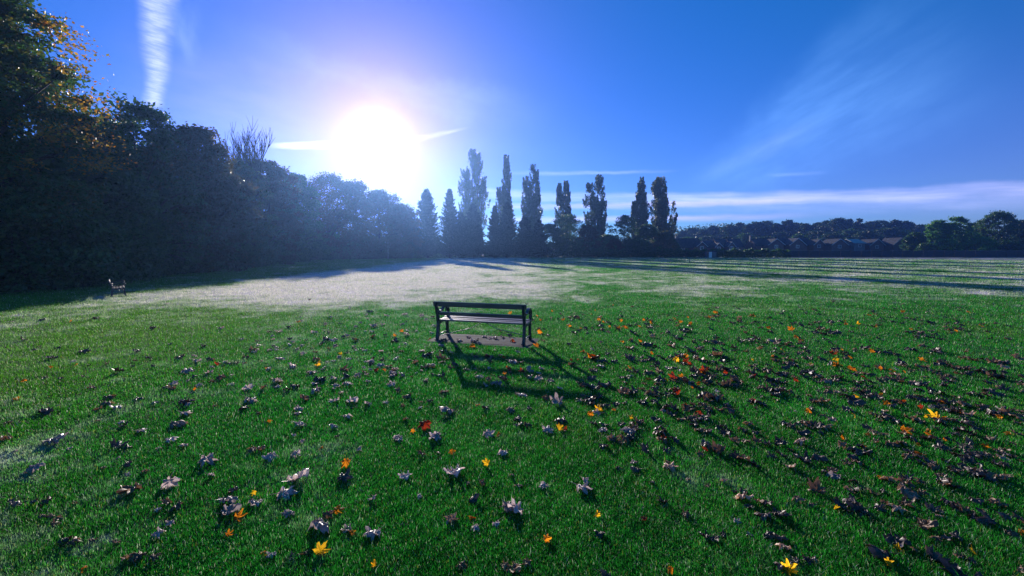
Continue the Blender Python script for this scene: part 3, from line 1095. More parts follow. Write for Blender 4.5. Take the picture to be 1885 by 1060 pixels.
# ------------------------------------------------------------------ the far wood on the rise, behind the houses
sky_t = [(1258, 425), (1276, 420), (1293, 423), (1310, 416), (1326, 419), (1343, 414), (1360, 410), (1377, 413), (1393, 409), (1409, 407), (1427, 411), (1446, 405), (1463, 411), (1481, 412),
         (1501, 410), (1521, 406), (1541, 402), (1561, 404), (1580, 402), (1600, 408), (1620, 406), (1645, 404), (1666, 406), (1692, 414)]
ords = ['first', 'second', 'third', 'fourth', 'fifth', 'sixth', 'seventh', 'eighth', 'ninth', 'tenth', 'eleventh', 'twelfth', 'thirteenth', 'fourteenth', 'fifteenth', 'sixteenth',
        'seventeenth', 'eighteenth', 'nineteenth', 'twentieth', 'twenty-first', 'twenty-second', 'twenty-third', 'twenty-fourth']


def on_hill(px, Y):
    q = spot(px, Y)
    q.z = float(hill_z(np.array(q.x), np.array(Y))) - 0.15
    return q


for i, (px, ty) in enumerate(sky_t):
    Y = 262 + 14 * math.sin(i * 2.3)
    q = on_hill(px, Y)
    broad_tree('far_tree', q, htop(ty, Y) - q.z, (11 + 4 * math.sin(i * 1.7)) / 800 * Y * 1.45, '%s crown from the left in the far skyline above the houses' % ords[i], (M_far, M_bark), 120, 75, 0.75, 0.0, 'dome',
               'far wood behind the houses', 0.2, limbs=3, cat='tree')
front_t = [(1268, 437), (1303, 434), (1338, 436), (1372, 430), (1402, 436), (1436, 428), (1468, 432), (1500, 426), (1532, 428), (1562, 421), (1596, 425), (1628, 420), (1660, 424), (1690, 430), (1703, 440)]
for i, (px, ty) in enumerate(front_t):
    Y = 212 + 8 * math.sin(i * 2.9)
    q = on_hill(px, Y)
    broad_tree('far_tree', q, htop(ty, Y) - q.z, (16 + 4 * math.sin(i * 1.9)) / 800 * Y * 1.35, '%s crown from the left in the lower rank just behind the roofs' % ords[i], (M_far if i % 3 else M_green, M_bark), 100, 75, 0.7, 0.0, 'dome',
               'trees just behind the roofs', 0.2, limbs=3, cat='tree')
# wood continuing up the slope: one mass
n = 12000
xs = 70 + rng.random(n) * 220
ys = 270 + rng.random(n) * 60
P = np.stack([xs, ys, hill_z(xs, ys) + rng.random(n) ** 0.8 * 9.0], 1)
V, F = leaf_quads(P, 1.3)
o = link('far_woodland', np_mesh('far_woodland', V, [F], M_far))
tag(o, 'far dark woodland reading as one mass on the slope', 'woodland', kind='stuff')

right_t = [(1683, 428, 150, 17, M_green, 'dark rounded tree at the left end of the near right trees, beside the last house'), (1722, 405, 152, 20, M_fargreen, 'bright green round tree left of the dome-topped one'),
           (1757, 398, 150, 23, M_fargreen, 'dome-topped bright green tree behind the fence'), (1790, 410, 156, 20, M_green, 'darker tree between the dome-topped tree and the tallest right one'),
           (1832, 389, 148, 30, M_green, 'tallest tree behind the right end of the fence, with ragged top'), (1876, 405, 152, 25, M_far, 'dark tree right of the tallest one, at the right border'),
           (1915, 396, 150, 28, M_green, 'tree cut by the right border'), (1742, 440, 142, 18, M_fargreen, 'low green bush below the dome-topped tree'), (1800, 436, 142, 24, M_fargreen, 'low leafy bush left of the tallest right tree foot'),
           (1855, 444, 142, 22, M_green, 'low dark bush at the fence right of the tallest tree'), (1704, 448, 142, 15, M_green, 'low dark bush right of the last house')]
for px, ty, Y, hw, mat, lab in right_t:
    low_ = ty > 432
    broad_tree('bush' if low_ else 'broadleaf_tree', spot(px, Y), htop(ty, Y), hw / 800 * Y, lab, (mat, M_bark), 200 if not low_ else 100, 110, 0.42, 0.0, 'dome', 'trees behind the right end of the fence', 0.14, limbs=8, cat='bush' if low_ else 'tree')

# ------------------------------------------------------------------ houses
M_brick = rough_mat('brick', (0.13, 0.08, 0.06), (0.18, 0.11, 0.085), 1.5, 0.85, 0.2, 0.3)
M_render = rough_mat('pale_render', (0.15, 0.145, 0.135), (0.20, 0.19, 0.175), 1.0, 0.85, 0.2, 0.2)
M_tile = rough_mat('roof_tiles', (0.030, 0.032, 0.038), (0.055, 0.057, 0.066), 1.2, 0.85, 0.15, 0.4)
M_paleroof = rough_mat('pale_metal_roof', (0.20, 0.23, 0.24), (0.28, 0.31, 0.32), 1.0, 0.5, 0.4, 0.1)
M_white = rough_mat('white_board', (0.72, 0.72, 0.7), (0.82, 0.82, 0.8), 2.0, 0.5, 0.4, 0.05)
M_pane, N_, out_ = new_mat('window_pane')
p_ = principled(N_, (0.02, 0.03, 0.04, 1), 0.08, 0.8)
N_.t.links.new(p_.outputs[0], out_.inputs[0])


def gable_prism(mb, x0, x1, y0, y1, ze, zr, axis, th=0.0):
    """closed solid with a gable roofline; axis x: ridge along x; axis y: ridge towards us"""
    if axis == 'x':
        ym = (y0 + y1) / 2
        V = [(x, y, z) for x in (x0, x1) for y, z in ((y0, 0), (y1, 0), (y1, ze), (ym, zr), (y0, ze))]
    else:
        xm = (x0 + x1) / 2
        V = [(x, y, z) for y in (y0, y1) for x, z in ((x0, 0), (x1, 0), (x1, ze), (xm, zr), (x0, ze))]
    F = [(0, 1, 2, 3, 4), (9, 8, 7, 6, 5)] + [(k, 5 + k, 5 + (k + 1) % 5, (k + 1) % 5) for k in range(5)]
    mb.add(V, F)


def roof_slabs(mb, x0, x1, y0, y1, ze, zr, axis, oh=0.35, th=0.16, lift=0.03):
    for s in (-1, 1):
        if axis == 'x':
            ym = (y0 + y1) / 2
            hw = (y1 - y0) / 2
            sl = (zr - ze) / hw
            e = hw + oh
            a = [(ym, zr + lift), (ym + s * e, zr + lift - sl * e), (ym + s * e, zr + lift - sl * e + th), (ym, zr + lift + th)]
            mb.add([(x, y, z) for x in (x0 - oh, x1 + oh) for y, z in a], [(0, 1, 2, 3), (7, 6, 5, 4), (0, 4, 5, 1), (1, 5, 6, 2), (2, 6, 7, 3), (3, 7, 4, 0)])
        else:
            xm = (x0 + x1) / 2
            hw = (x1 - x0) / 2
            sl = (zr - ze) / hw
            e = hw + oh
            a = [(xm, zr + lift), (xm + s * e, zr + lift - sl * e), (xm + s * e, zr + lift - sl * e + th), (xm, zr + lift + th)]
            mb.add([(x, y, z) for y in (y0 - oh, y1 + oh * 0.2) for x, z in a], [(0, 1, 2, 3), (7, 6, 5, 4), (0, 4, 5, 1), (1, 5, 6, 2), (2, 6, 7, 3), (3, 7, 4, 0)])


def barge(root, x0, x1, y0, ze, zr, oh=0.35, mat=None):
    xm, hw = (x0 + x1) / 2, (x1 - x0) / 2
    sl = (zr - ze) / hw
    e = hw + oh
    for s in (-1, 1):
        mb = MB()
        a = [(xm, zr + .02), (xm + s * e, zr + .02 - sl * e), (xm + s * e, zr + .16 - sl * e), (xm, zr + .16)]
        y = y0 - oh
        mb.add([(x, yy, z) for yy in (y - .07, y - .004) for x, z in a], [(0, 1, 2, 3), (7, 6, 5, 4), (0, 4, 5, 1), (1, 5, 6, 2), (2, 6, 7, 3), (3, 7, 4, 0)])
        mb.build('barge_board', mat or M_white, root)


def window(root, x, y, z, w=1.1, h=1.15):
    mb = MB()
    for bx_, bz, sx, sz in ((0, h / 2, w, .08), (0, -h / 2, w, .08), (-w / 2 + .04, 0, .08, h - .08), (w / 2 - .04, 0, .08, h - .08), (0, 0, .06, h - .08)):
        mb.box((x + bx_, y - .03, z + bz), (sx, .08, sz))
    f = mb.build('window', M_white, root)
    mb = MB()
    mb.box((x, y - .012, z), (w - .16, .02, h - .08))
    mb.build('pane', M_pane, f)


def house(label, Y, main=None, wing=None, wall=None, rmat=None, chim=None, pale_roof=False):
    """main: (px0, px1, ridge_y, eave_y); wing: (px centre, half px, apex_y, eave_y)"""
    X = lambda px: spot(px, Y).x
    cx_ = X(main[0] if main else wing[0])
    root = empty('house', (0, 0, 0))
    tag(root, label, 'house', 'houses behind the fence')
    wall = wall or M_brick
    wb, rb = MB(), MB()
    if main:
        x0, x1 = X(main[0]), X(main[1])
        zr, ze = htop(main[2], Y), htop(main[3], Y)
        gable_prism(wb, x0, x1, Y + 1.0, Y + 9.0, ze, zr, 'x')
        roof_slabs(rb, x0, x1, Y + 1.0, Y + 9.0, ze, zr, 'x')
    if wing:
        c, hw = X(wing[0]), wing[1] / 800 * Y
        za, ze2 = htop(wing[2], Y), htop(wing[3], Y)
        gable_prism(wb, c - hw, c + hw, Y - 2.2, Y + 4.9, ze2, za - (0.15 if main else 0), 'y')
        roof_slabs(rb, c - hw, c + hw, Y - 2.2, Y + 4.9, ze2, za - (0.15 if main else 0), 'y')
    wb.build('wall', wall, root)
    rf = rb.build('roof', M_paleroof if pale_roof else (rmat or M_tile), root)
    if chim:
        for px, white in chim:
            mb = MB()
            zt = (htop(main[2], Y) if main else htop(wing[2], Y))
            mb.box((X(px), Y + 5.0, zt + 0.1), (0.8, 0.8, 2.2))
            mb.box((X(px), Y + 5.0, zt + 1.24), (0.95, 0.95, 0.07))
            mb.tube([(X(px), Y + 5.0, zt + 1.2), (X(px), Y + 5.0, zt + 1.65)], 0.16, 8)
            mb.build('chimney', M_render if white else M_brick, rf)
    if wing:
        barge(root, c - hw, c + hw, Y - 2.2, ze2, za - (0.15 if main else 0))
        zw = (ze2 + 1.2) / 2 + 1.2
        window(root, c, Y - 2.2, max(2.9, ze2 - 0.7), 1.2, 1.1)
    if main:
        n_ = max(1, int((x1 - x0) / 3.2))
        for k in range(n_):
            xx = x0 + (k + .5) * (x1 - x0) / n_
            if wing and abs(xx - c) < hw + 0.9:
                continue
            window(root, xx, Y + 1.0, max(2.6, ze - 0.9), 1.1, 1.0)
    rebase(root, ((x0 + x1) / 2, Y + 5.0, 0))
    return root


house('first house from the poplars, long dark roof with a pale chimney at its left end', 160, (1247, 1294, 438.5, 455), (1287, 8.5, 445, 453), chim=[(1254, True)])
house('low hipped-looking house second from the poplars', 166, (1297, 1322, 443, 455), (1318, 6, 447, 454))
house('plain dark-roofed house third from the poplars, with one small gable', 170, (1325, 1344, 439.5, 453), (1341, 6, 445, 453))
house('dark-roofed house fourth from the poplars, without a gable facing the field', 172, (1349, 1371, 439.5, 454))
house('house with a pale chimney at the left of its roof and a wide front gable', 166, (1395, 1430, 439, 452), (1422, 14, 439.5, 450.5), chim=[(1394, True)], wall=M_brick)
house('house with pale sloping barge boards, right of the wide-gabled one', 168, (1440, 1470, 438, 452), (1461, 14, 438.5, 450.5))
house('house with a narrow gable in the middle of the row', 170, (1481, 1500, 438.5, 452), (1500, 9.5, 440.5, 450))
house('house whose gable carries a finial, right of the narrow-gabled one', 166, (1545, 1570, 440, 452), (1537, 14, 439.5, 450.5))
house('small house with a bright pale roof', 164, (1576, 1596, 440, 447.5), None, wall=M_render, pale_roof=True)
house('house with a broad gable just right of the bright pale roof', 166, (1612, 1638, 440.5, 452), (1605, 12.5, 440, 451))
house('last house of the row, gable facing the field, beside the right trees', 164, (1650, 1676, 437.5, 450), (1648, 13, 437.5, 450))

# pale shed and a white van behind the fence line
root = empty('shed', (0, 0, 0))
tag(root, 'low pale shed at the edge of the field before the houses', 'shed')
Ys = 124.0
x0, x1 = spot(1304, Ys).x, spot(1319, Ys).x
zt = htop(463.5, Ys)
mb = MB(); mb.box(((x0 + x1) / 2, Ys + 1.0, zt / 2), (x1 - x0, 2.0, zt)); mb.build('wall', M_render, root)
mb = MB()
mb.add([(x, y, z) for x in (x0 - .15, x1 + .15) for y, z in ((Ys - .2, zt + .003), (Ys + 2.2, zt + .25), (Ys + 2.2, zt + .33), (Ys - .2, zt + .09))], [(0, 1, 2, 3), (7, 6, 5, 4), (0, 4, 5, 1), (1, 5, 6, 2), (2, 6, 7, 3), (3, 7, 4, 0)])
mb.build('roof', M_tile, root)
mb = MB(); mb.box((x0 + 0.6, Ys - .03, 0.85), (0.8, .06, 1.7)); mb.build('door', M_white, root)
rebase(root, ((x0 + x1) / 2, Ys + 1.0, 0))

# ------------------------------------------------------------------ fence and hedge along the far side
M_fence = rough_mat('fence_boards', (0.05, 0.042, 0.04), (0.09, 0.075, 0.068), 2.0, 0.8, 0.3, 0.4, stretch=(6, 1, 0.4))
M_cap = rough_mat('fence_rail', (0.22, 0.2, 0.19), (0.32, 0.3, 0.28), 3.0, 0.7, 0.3, 0.2)
root = empty('fence', (0, 0, 0))
tag(root, 'long dark boarded fence between the field and the houses', 'fence')
Xa, Xb, YF = spot(1452, 128).x, 176.0, 128.0
L = 3.05
nP = int((Xb - Xa) / L)
for k in range(nP):
    x0 = Xa + k * L
    hh = 1.98 + 0.04 * math.sin(k * 1.9)
    mb = MB()
    for b in range(15):
        w = (L - .12) / 15
        mb.box((x0 + .06 + (b + .5) * w, YF + (0.012 if b % 2 else -0.012), hh / 2 + .03), (w + .01 if b % 2 else w - .01, .02, hh - .06))
    mb.build('fence_panel', M_fence, root)
    mb = MB(); mb.box((x0, YF, 1.04), (.11, .11, 2.12)); mb.build('post', M_fence, root)
    mb = MB(); mb.box((x0 + L / 2, YF - .002, hh + .03), (L - .12, .07, .045)); mb.build('top_rail', M_cap, root)
rebase(root, ((Xa + Xb) / 2, YF, 0))
for (xa, ya, xb, yb, hh, m) in ((spot(985, 126).x, 126, spot(1250, 127).x, 127, 2.6, 9000), (spot(1318, 128).x, 128, Xa + .5, 128.4, 2.3, 7000), (spot(1245, 127.5).x, 127.5, spot(1322, 128).x, 128, 2.2, 3600)):
    u = rng.random(m)
    top = hh * (1 + .12 * np.sin(u * 31) + .08 * np.sin(u * 83))
    Ph = np.stack([xa + (xb - xa) * u, ya + (yb - ya) * u + rng.normal(size=m) * .5, rng.random(m) ** .85 * top], 1)
    V, F = leaf_quads(Ph, 0.42)
    o = link('hedge', np_mesh('hedge', V, [F], M_green))
    tag(o, {9000: 'dark hedge along the feet of the poplars', 7000: 'dark hedge right of the pale shed, ending at the fence', 3600: 'dark hedge below the first house, left of the pale shed'}[m], 'hedge')

# ------------------------------------------------------------------ fallen leaves
# seen places of the leaves, region by region: x y width kind (w frosty with painted glare, d dark, b brown, p pinkish, o orange, y yellow, r red)
LEAVES = {
 (0, 540): "600 425 90 d 170 335 50 d 315 190 50 d 510 200 25 o 390 468 80 d 528 495 40 w 545 525 30 o 365 538 30 o 160 640 50 o 115 775 60 o 770 305 30 w 410 400 40 d 985 420 50 d 1105 250 40 b 1310 462 80 b 1405 455 45 w 1520 480 80 b 1580 515 50 r 1535 535 40 w 1335 572 90 w 1505 580 55 w 1410 605 50 d 1355 635 30 w 1445 668 60 w 1540 640 50 d 1670 595 40 w 1785 465 60 b 1845 425 50 w 1680 665 60 w 1790 698 80 w 1400 700 30 o 1220 690 110 d 770 765 80 d 765 805 90 d 1000 770 60 d 1125 793 50 w 1330 780 130 d 1355 808 40 w 1545 820 35 b 1800 785 120 w 1770 838 100 d 1870 875 35 o 335 860 130 d 705 930 35 b 865 945 50 w 905 960 60 d 1265 960 150 p 1010 1005 90 w 565 740 35 b 860 565 80 d 60 945 70 d 440 640 25 b 600 605 30 b 1080 470 50 d 970 490 40 b 770 515 40 d 650 520 30 d 560 740 30 b 1465 380 40 d 1225 370 40 d 700 180 40 d 90 205 30 d 260 410 35 d",
 (0, 790): "375 100 150 w 30 80 80 b 105 175 40 w 505 148 35 w 840 140 100 d 1230 93 90 w 1145 150 40 w 1345 125 70 w 925 145 60 d 850 225 35 w 925 270 70 d 1490 245 140 w 1840 160 90 b 740 290 40 b 1045 325 90 d 1235 410 110 w 1525 345 60 w 1700 455 80 d 1630 535 140 w 1640 615 140 w 1715 660 100 o 1835 478 50 y 1830 545 110 w 105 560 110 d 235 545 60 d 345 535 80 d 550 550 60 d 1250 555 140 b 300 645 55 b 415 655 110 b 400 712 60 b 490 820 160 d 660 822 60 b 1240 692 75 w 1150 775 120 w 970 950 170 b 1105 950 80 b 600 1040 60 o 1650 778 25 o 920 345 50 w 840 840 25 b 1140 595 25 w",
 (470, 540): "320 170 30 w 315 203 35 o 505 222 35 w 760 212 35 w 735 240 45 w 862 235 50 w 925 222 25 w 1065 222 30 w 800 155 30 w 812 180 20 w 950 160 40 w 1080 152 40 w 1200 160 40 w 1235 187 30 w 685 98 20 w 830 130 50 d 250 240 35 d 145 270 25 w 430 282 60 w 500 272 25 w 528 260 20 w 665 305 40 w 630 313 30 d 1010 303 40 o 1055 275 35 o 1090 268 30 w 1090 297 60 w 1165 272 30 w 1270 285 50 w 1260 335 40 o 520 335 90 d 470 365 40 d 720 335 60 d 1000 352 80 d 1088 368 50 w 130 332 30 w 275 350 35 w 245 372 40 w 335 377 40 w 105 410 40 w 340 440 50 w 705 388 40 w 733 412 35 w 798 416 40 w 910 420 35 w 1035 395 35 w 615 443 40 y 655 435 40 d 175 478 60 w 265 522 60 w 50 493 35 w 80 548 30 o 455 522 55 y 520 500 45 w 675 480 50 w 840 500 60 w 912 522 65 w 1110 482 35 w 1220 455 70 d 1270 525 60 w 1280 540 35 o 1215 540 60 d 1345 475 100 d 1100 540 40 w 1165 578 30 w 1130 605 35 b 400 575 75 w 485 553 30 w 640 560 90 b 865 558 40 r 830 553 40 w 935 560 40 o 990 580 85 w 735 597 60 w 670 605 60 d 805 590 35 w 565 620 75 w 150 640 85 w 150 683 50 w 255 680 110 d 450 630 100 d 425 655 50 w 430 718 75 w 465 695 50 b 675 660 70 w 995 665 80 w 1345 605 80 d 565 692 30 w 628 720 40 w 1225 635 40 w 1265 785 60 d 1200 790 35 b 1410 660 35 b 685 785 85 w 820 810 75 w 315 848 80 w 298 876 60 w 655 898 80 w 330 962 100 w 575 970 65 w 20 875 40 b 100 935 40 o 285 1033 25 w 587 1043 30 b 1195 832 40 w 1400 860 160 w 1600 812 50 o 1670 835 75 d 1085 920 60 b 1225 975 120 r 1140 1003 50 o 1310 1035 110 w 1035 1050 70 w 1675 1025 90 w 1755 1035 55 o 1740 660 100 w 1800 470 40 o 1700 465 100 d 1850 500 80 w 1805 583 40 o 1840 575 30 w 1570 383 50 o 1590 545 20 w 1475 340 60 w 1575 345 60 w 1660 315 40 w 1735 325 60 w 1850 348 50 r 1610 360 40 w 1790 318 40 w 1535 318 45 w",
 (470, 790): "1030 85 80 w 1305 70 110 w 1320 180 40 w 1425 175 60 o 1675 270 65 y 470 155 60 o 660 275 95 o 1800 180 80 w 120 215 140 w 285 195 85 w 30 160 70 b 755 155 50 w 345 100 40 w 290 380 150 w 1075 350 120 w 1425 320 170 w 200 490 180 w 840 520 80 w 1185 500 50 w 25 550 90 w 250 635 100 w 470 720 210 w 590 610 90 o 520 640 90 b 675 740 90 w 695 768 40 o 870 770 140 w 1415 668 110 p 1560 660 45 o 1600 730 90 w 1745 700 85 w 1820 590 150 w 130 925 90 w 75 915 30 o 280 930 110 d 465 920 120 y 865 1010 50 y 1490 1020 90 d 1840 1010 130 b 1540 405 30 b 1860 345 30 b 1640 410 70 d 1560 530 100 d 370 920 30 b",
 (940, 540): "195 165 30 o 220 190 30 o 380 190 35 o 345 185 30 b 420 237 45 o 480 175 70 b 365 150 30 b 715 215 50 b 815 240 35 o 780 252 40 o 1475 135 50 o 1485 165 60 b 1280 172 25 o 1740 165 60 o 1620 210 120 d 1000 245 90 d 890 290 70 d 1260 260 120 d 650 265 60 b 640 235 70 d 1200 330 60 d 1450 340 140 d 1750 305 30 o 1700 345 120 d 935 345 45 o 990 380 120 d 1040 382 40 o 860 395 100 b 1165 375 100 d 1330 405 160 d 195 385 60 o 235 345 35 b 575 465 90 o 485 485 30 o 440 485 40 r 640 465 30 o 640 495 160 d 590 560 70 b 860 480 90 d 1000 485 120 d 1200 490 80 y 1265 460 60 o 1180 460 120 d 1370 485 100 d 1495 450 90 b 1530 490 70 d 1750 488 35 y 1300 520 40 r 940 570 140 d 1065 570 80 p 1140 545 50 w 1225 562 40 w 1420 547 80 y 1385 573 60 r 1340 600 140 d 1530 555 120 d 1560 580 40 r 1010 628 75 o 1190 630 100 r 1125 628 30 o 1090 640 100 d 1345 660 60 o 1320 690 40 o 970 660 50 b 860 600 60 w 800 615 70 d 1300 655 100 d 1500 670 200 d 1640 640 100 b 1850 565 100 b 1840 700 120 b 1415 740 45 o 1210 730 90 r 1040 720 120 d 1430 760 180 d 1490 720 60 w 850 730 150 d 660 700 180 d 620 760 120 d 640 850 70 y 750 850 35 o 870 910 55 y 670 820 90 d 830 800 60 d 940 800 90 d 1190 840 220 d 1105 855 50 w 1380 830 190 b 1600 860 90 d 1470 850 120 b 1290 830 30 o 345 795 150 w 245 760 60 b 85 745 80 w 40 730 50 b 345 690 50 w 350 990 70 y 392 995 50 r 265 1005 110 w 90 960 110 d 45 920 70 d 655 960 120 d 660 1005 80 w 790 960 70 d 870 1010 120 w 940 945 80 b 1265 920 110 d 1520 985 110 d 1725 950 90 b 1385 1015 120 d 230 548 50 w 150 565 50 w 205 580 40 w 85 575 50 r 205 620 70 w",
 (940, 790): "800 100 200 d 725 75 60 w 970 145 80 d 660 135 90 d 1140 100 170 d 1110 78 40 r 1410 165 50 r 1465 150 170 d 1630 100 80 b 1740 100 140 b 1690 225 230 d 1140 290 110 p 1130 250 60 b 915 310 90 d 540 390 90 w 245 430 110 w 65 425 60 b 50 600 140 w 1545 385 55 p 1650 460 110 d 1680 520 130 p 1790 560 200 d 1470 780 200 d 1260 630 100 d 255 825 85 o 620 640 40 y 970 668 25 r 60 1010 180 b 1155 1045 80 o 1285 378 35 b 650 780 80 d 1625 680 70 w 1725 780 40 w 1870 790 120 d 1415 425 30 b 1030 400 60 d",
 (1405, 540): "680 220 35 y 205 265 50 o 440 215 180 d 420 260 90 b 510 285 120 d 370 120 40 b 810 238 25 o 1390 272 35 o 1575 235 35 o 1370 265 160 d 1100 285 120 d 1200 215 90 d 130 360 160 d 50 345 60 w 530 425 55 p 500 440 60 r 565 405 35 o 525 483 40 y 565 522 25 o 340 515 35 y 790 425 60 o 860 430 110 d 720 400 100 d 1150 405 220 d 1460 425 50 b 130 490 110 b 230 530 100 d 380 480 110 d 500 520 100 d 620 545 40 o 590 470 50 b 830 545 60 b 965 550 30 w 1120 535 100 b 750 592 70 b 1090 650 80 p 225 610 45 p 300 590 130 d 370 615 45 b 60 640 110 d 930 630 130 b 1270 510 110 d 1420 545 130 b 1500 485 120 b 1750 480 250 d 1650 600 220 d 1340 630 120 d 1180 690 260 d 1695 680 60 p 1860 665 60 b 1865 712 40 b 1650 720 100 d 480 645 110 d 690 640 120 d 720 715 130 d 790 770 160 d 665 755 40 y 855 738 25 o 900 810 60 o 990 805 110 b 640 800 100 d 370 790 70 d 150 720 110 b 195 712 35 o 70 710 100 d 330 865 65 o 435 890 50 b 230 860 30 w 625 860 80 d 660 905 60 y 1230 790 220 d 1315 790 35 p 1440 810 100 p 1360 855 120 b 1480 885 85 p 1250 915 100 y 1180 903 30 y 1130 915 220 d 1390 920 150 d 1215 835 40 w 1145 835 50 r 860 900 100 d 180 960 120 d 390 980 150 b 485 960 45 p 330 950 160 d 1010 1010 80 o 1065 1005 60 b 1195 1005 50 o 1770 1022 50 o 1830 1025 80 b 820 1020 130 b 1450 1010 260 d 1720 870 150 d 1560 845 50 b 575 1052 35 o 1650 880 100 d",
 (1405, 790): "70 120 140 d 270 105 90 p 205 160 40 b 575 75 45 o 100 215 120 d 185 285 75 p 345 205 180 d 640 140 220 d 715 138 50 o 1310 88 45 o 1110 122 25 o 1400 140 200 d 1600 135 60 o 1720 165 110 b 1715 218 80 p 1800 205 35 b 1620 80 60 b 1560 200 200 d 1870 245 50 b 1560 265 30 w 1095 205 65 b 1170 260 110 d 650 258 140 b 530 358 110 w 460 310 110 d 845 365 50 o 910 375 100 b 1020 470 170 p 1100 460 120 b 1080 400 200 d 760 480 260 d 620 455 70 p 970 590 120 p 880 550 80 b 740 625 90 d 240 520 90 b 525 588 45 y 340 560 50 b 1410 290 150 d 1500 320 150 d 1700 270 130 d 1340 415 120 d 1245 600 140 d 1420 600 160 d 1265 645 35 p 1330 810 200 d 1510 910 70 y 1470 960 130 d 1425 942 30 p 900 1000 75 y 180 1045 120 y 160 885 130 p 60 650 180 d 230 980 230 d 75 800 120 d 360 960 50 p 1790 775 90 b 1860 760 40 o 1100 895 40 b 970 880 55 y 1850 670 100 d 1690 555 100 d 1860 1040 80 b",
}
# leaves one can name by their looks or by what is beside them: place in the photo, full label, short name
NAMED = [
 (896, 859, 'bright yellow five-pointed maple leaf alone on green grass', 'bright yellow five-pointed leaf'),
 (782, 788, 'deep red upright maple leaf above a pale crumpled one', 'deep red upright leaf'),
 (588, 1024, 'golden forked maple leaf lying near the bottom edge', 'golden forked leaf'),
 (1087, 658, 'large orange fanned leaf right of the bench shadow', 'large orange fanned leaf'),
 (1723, 773, 'large yellow maple leaf beside a dark drift', 'large yellow maple leaf'),
 (590, 973, 'largest pale frosted leaf, broad and wavy, ahead of the bench', 'largest pale frosted leaf'),
 (1665, 910, 'big peach-orange crumpled leaf before a dark heap', 'big peach crumpled leaf'),
 (1573, 771, 'yellow upright leaf standing alone above brown leaves', 'yellow upright leaf'),
 (833, 835, 'rounded orange cup-shaped leaf by a pale crumpled leaf', 'orange cup-shaped leaf'),
 (247, 1032, 'big brown crumpled leaf near the bottom left corner', 'big brown corner leaf'),
 (437, 958, 'orange leaf in front of three pale crumpled leaves', 'orange leaf by three pale ones'),
 (1315, 989, 'big dark veined leaf with its pale stalk raised', 'big dark veined leaf'),
 (1782, 766, 'pinkish white cupped leaf right of the large yellow maple leaf', 'pinkish white cupped leaf'),
 (1029, 792, 'yellow leaf touching a small dark red leaf', 'yellow leaf touching a red one'),
 (1447, 1017, 'pinkish veined leaf at the tip of a long dark shadow', 'pinkish long-shadow leaf'),
 (833, 872, 'wide flat pale leaf with an upturned edge', 'wide flat pale leaf'),
 (1005, 1000, 'small orange torn leaf low on the dark green lawn', 'orange torn leaf'),
 (955, 1047, 'brown star-shaped leaf with long stalk at the bottom edge', 'brown star-shaped leaf'),
 (1002, 900, 'pale crumpled leaf with a dark hollow, alone on the lawn', 'pale hollow leaf'),
 (944, 940, 'pale grey cupped leaf with long dark shadow', 'pale grey cupped leaf'),
 (1243, 702, 'red-orange leaf in the brown drift right of the bench', 'red-orange drift leaf'),
 (1301, 679, 'long yellow leaf edge in the drift beside a red leaf', 'long yellow drift leaf'),
 (1197, 700, 'bright orange leaf at the left end of the brown drift', 'orange drift-end leaf'),
 (1230, 864, 'pink-brown fringed leaf right of the dark clusters', 'pink-brown fringed leaf'),
 (586, 673, 'small orange-yellow leaf among frosty ones left of the bench', 'orange-yellow leaf among frosty ones'),
 (30, 738, 'orange leaf lying near the left border', 'orange left-border leaf'),
 (322, 785, 'big tan and white curled leaf on the left lawn', 'big tan curled leaf'),
 (1540, 650, 'pink leaf in the middle of the right-hand litter', 'pink litter leaf'),
 (1662, 797, 'orange curled leaf left of the large yellow maple leaf pair', 'orange curled leaf'),
 (1790, 1022, 'orange-yellow leaf near the bottom right corner', 'orange-yellow corner leaf'),
 (1635, 1045, 'yellow-tan leaf at the bottom edge on the right', 'yellow-tan bottom leaf'),
 (1450, 1056, 'yellow maple leaf cut by the bottom edge', 'yellow bottom-edge leaf'),
 (637, 860, 'orange-brown twisted leaf on the open lawn', 'orange-brown twisted leaf'),
 (620, 945, 'orange leaf standing behind the largest pale frosted leaf', 'orange standing leaf'),
]
LOOK = {'w': 'pale frosty crumpled leaf', 'd': 'dark curled leaf', 'b': 'dry brown leaf', 'p': 'pinkish tan leaf', 'o': 'orange leaf', 'y': 'yellow leaf', 'r': 'dark red leaf'}

OUT_A = [0, 8, 16, 24, 33, 42, 50, 58, 66, 77, 90, 100, 107, 116, 128, 145, 162, 175, 180]
OUT_R = [1.0, .80, .74, .50, .42, .70, .95, .72, .66, .40, .50, .56, .68, .50, .40, .36, .34, .20, .06]


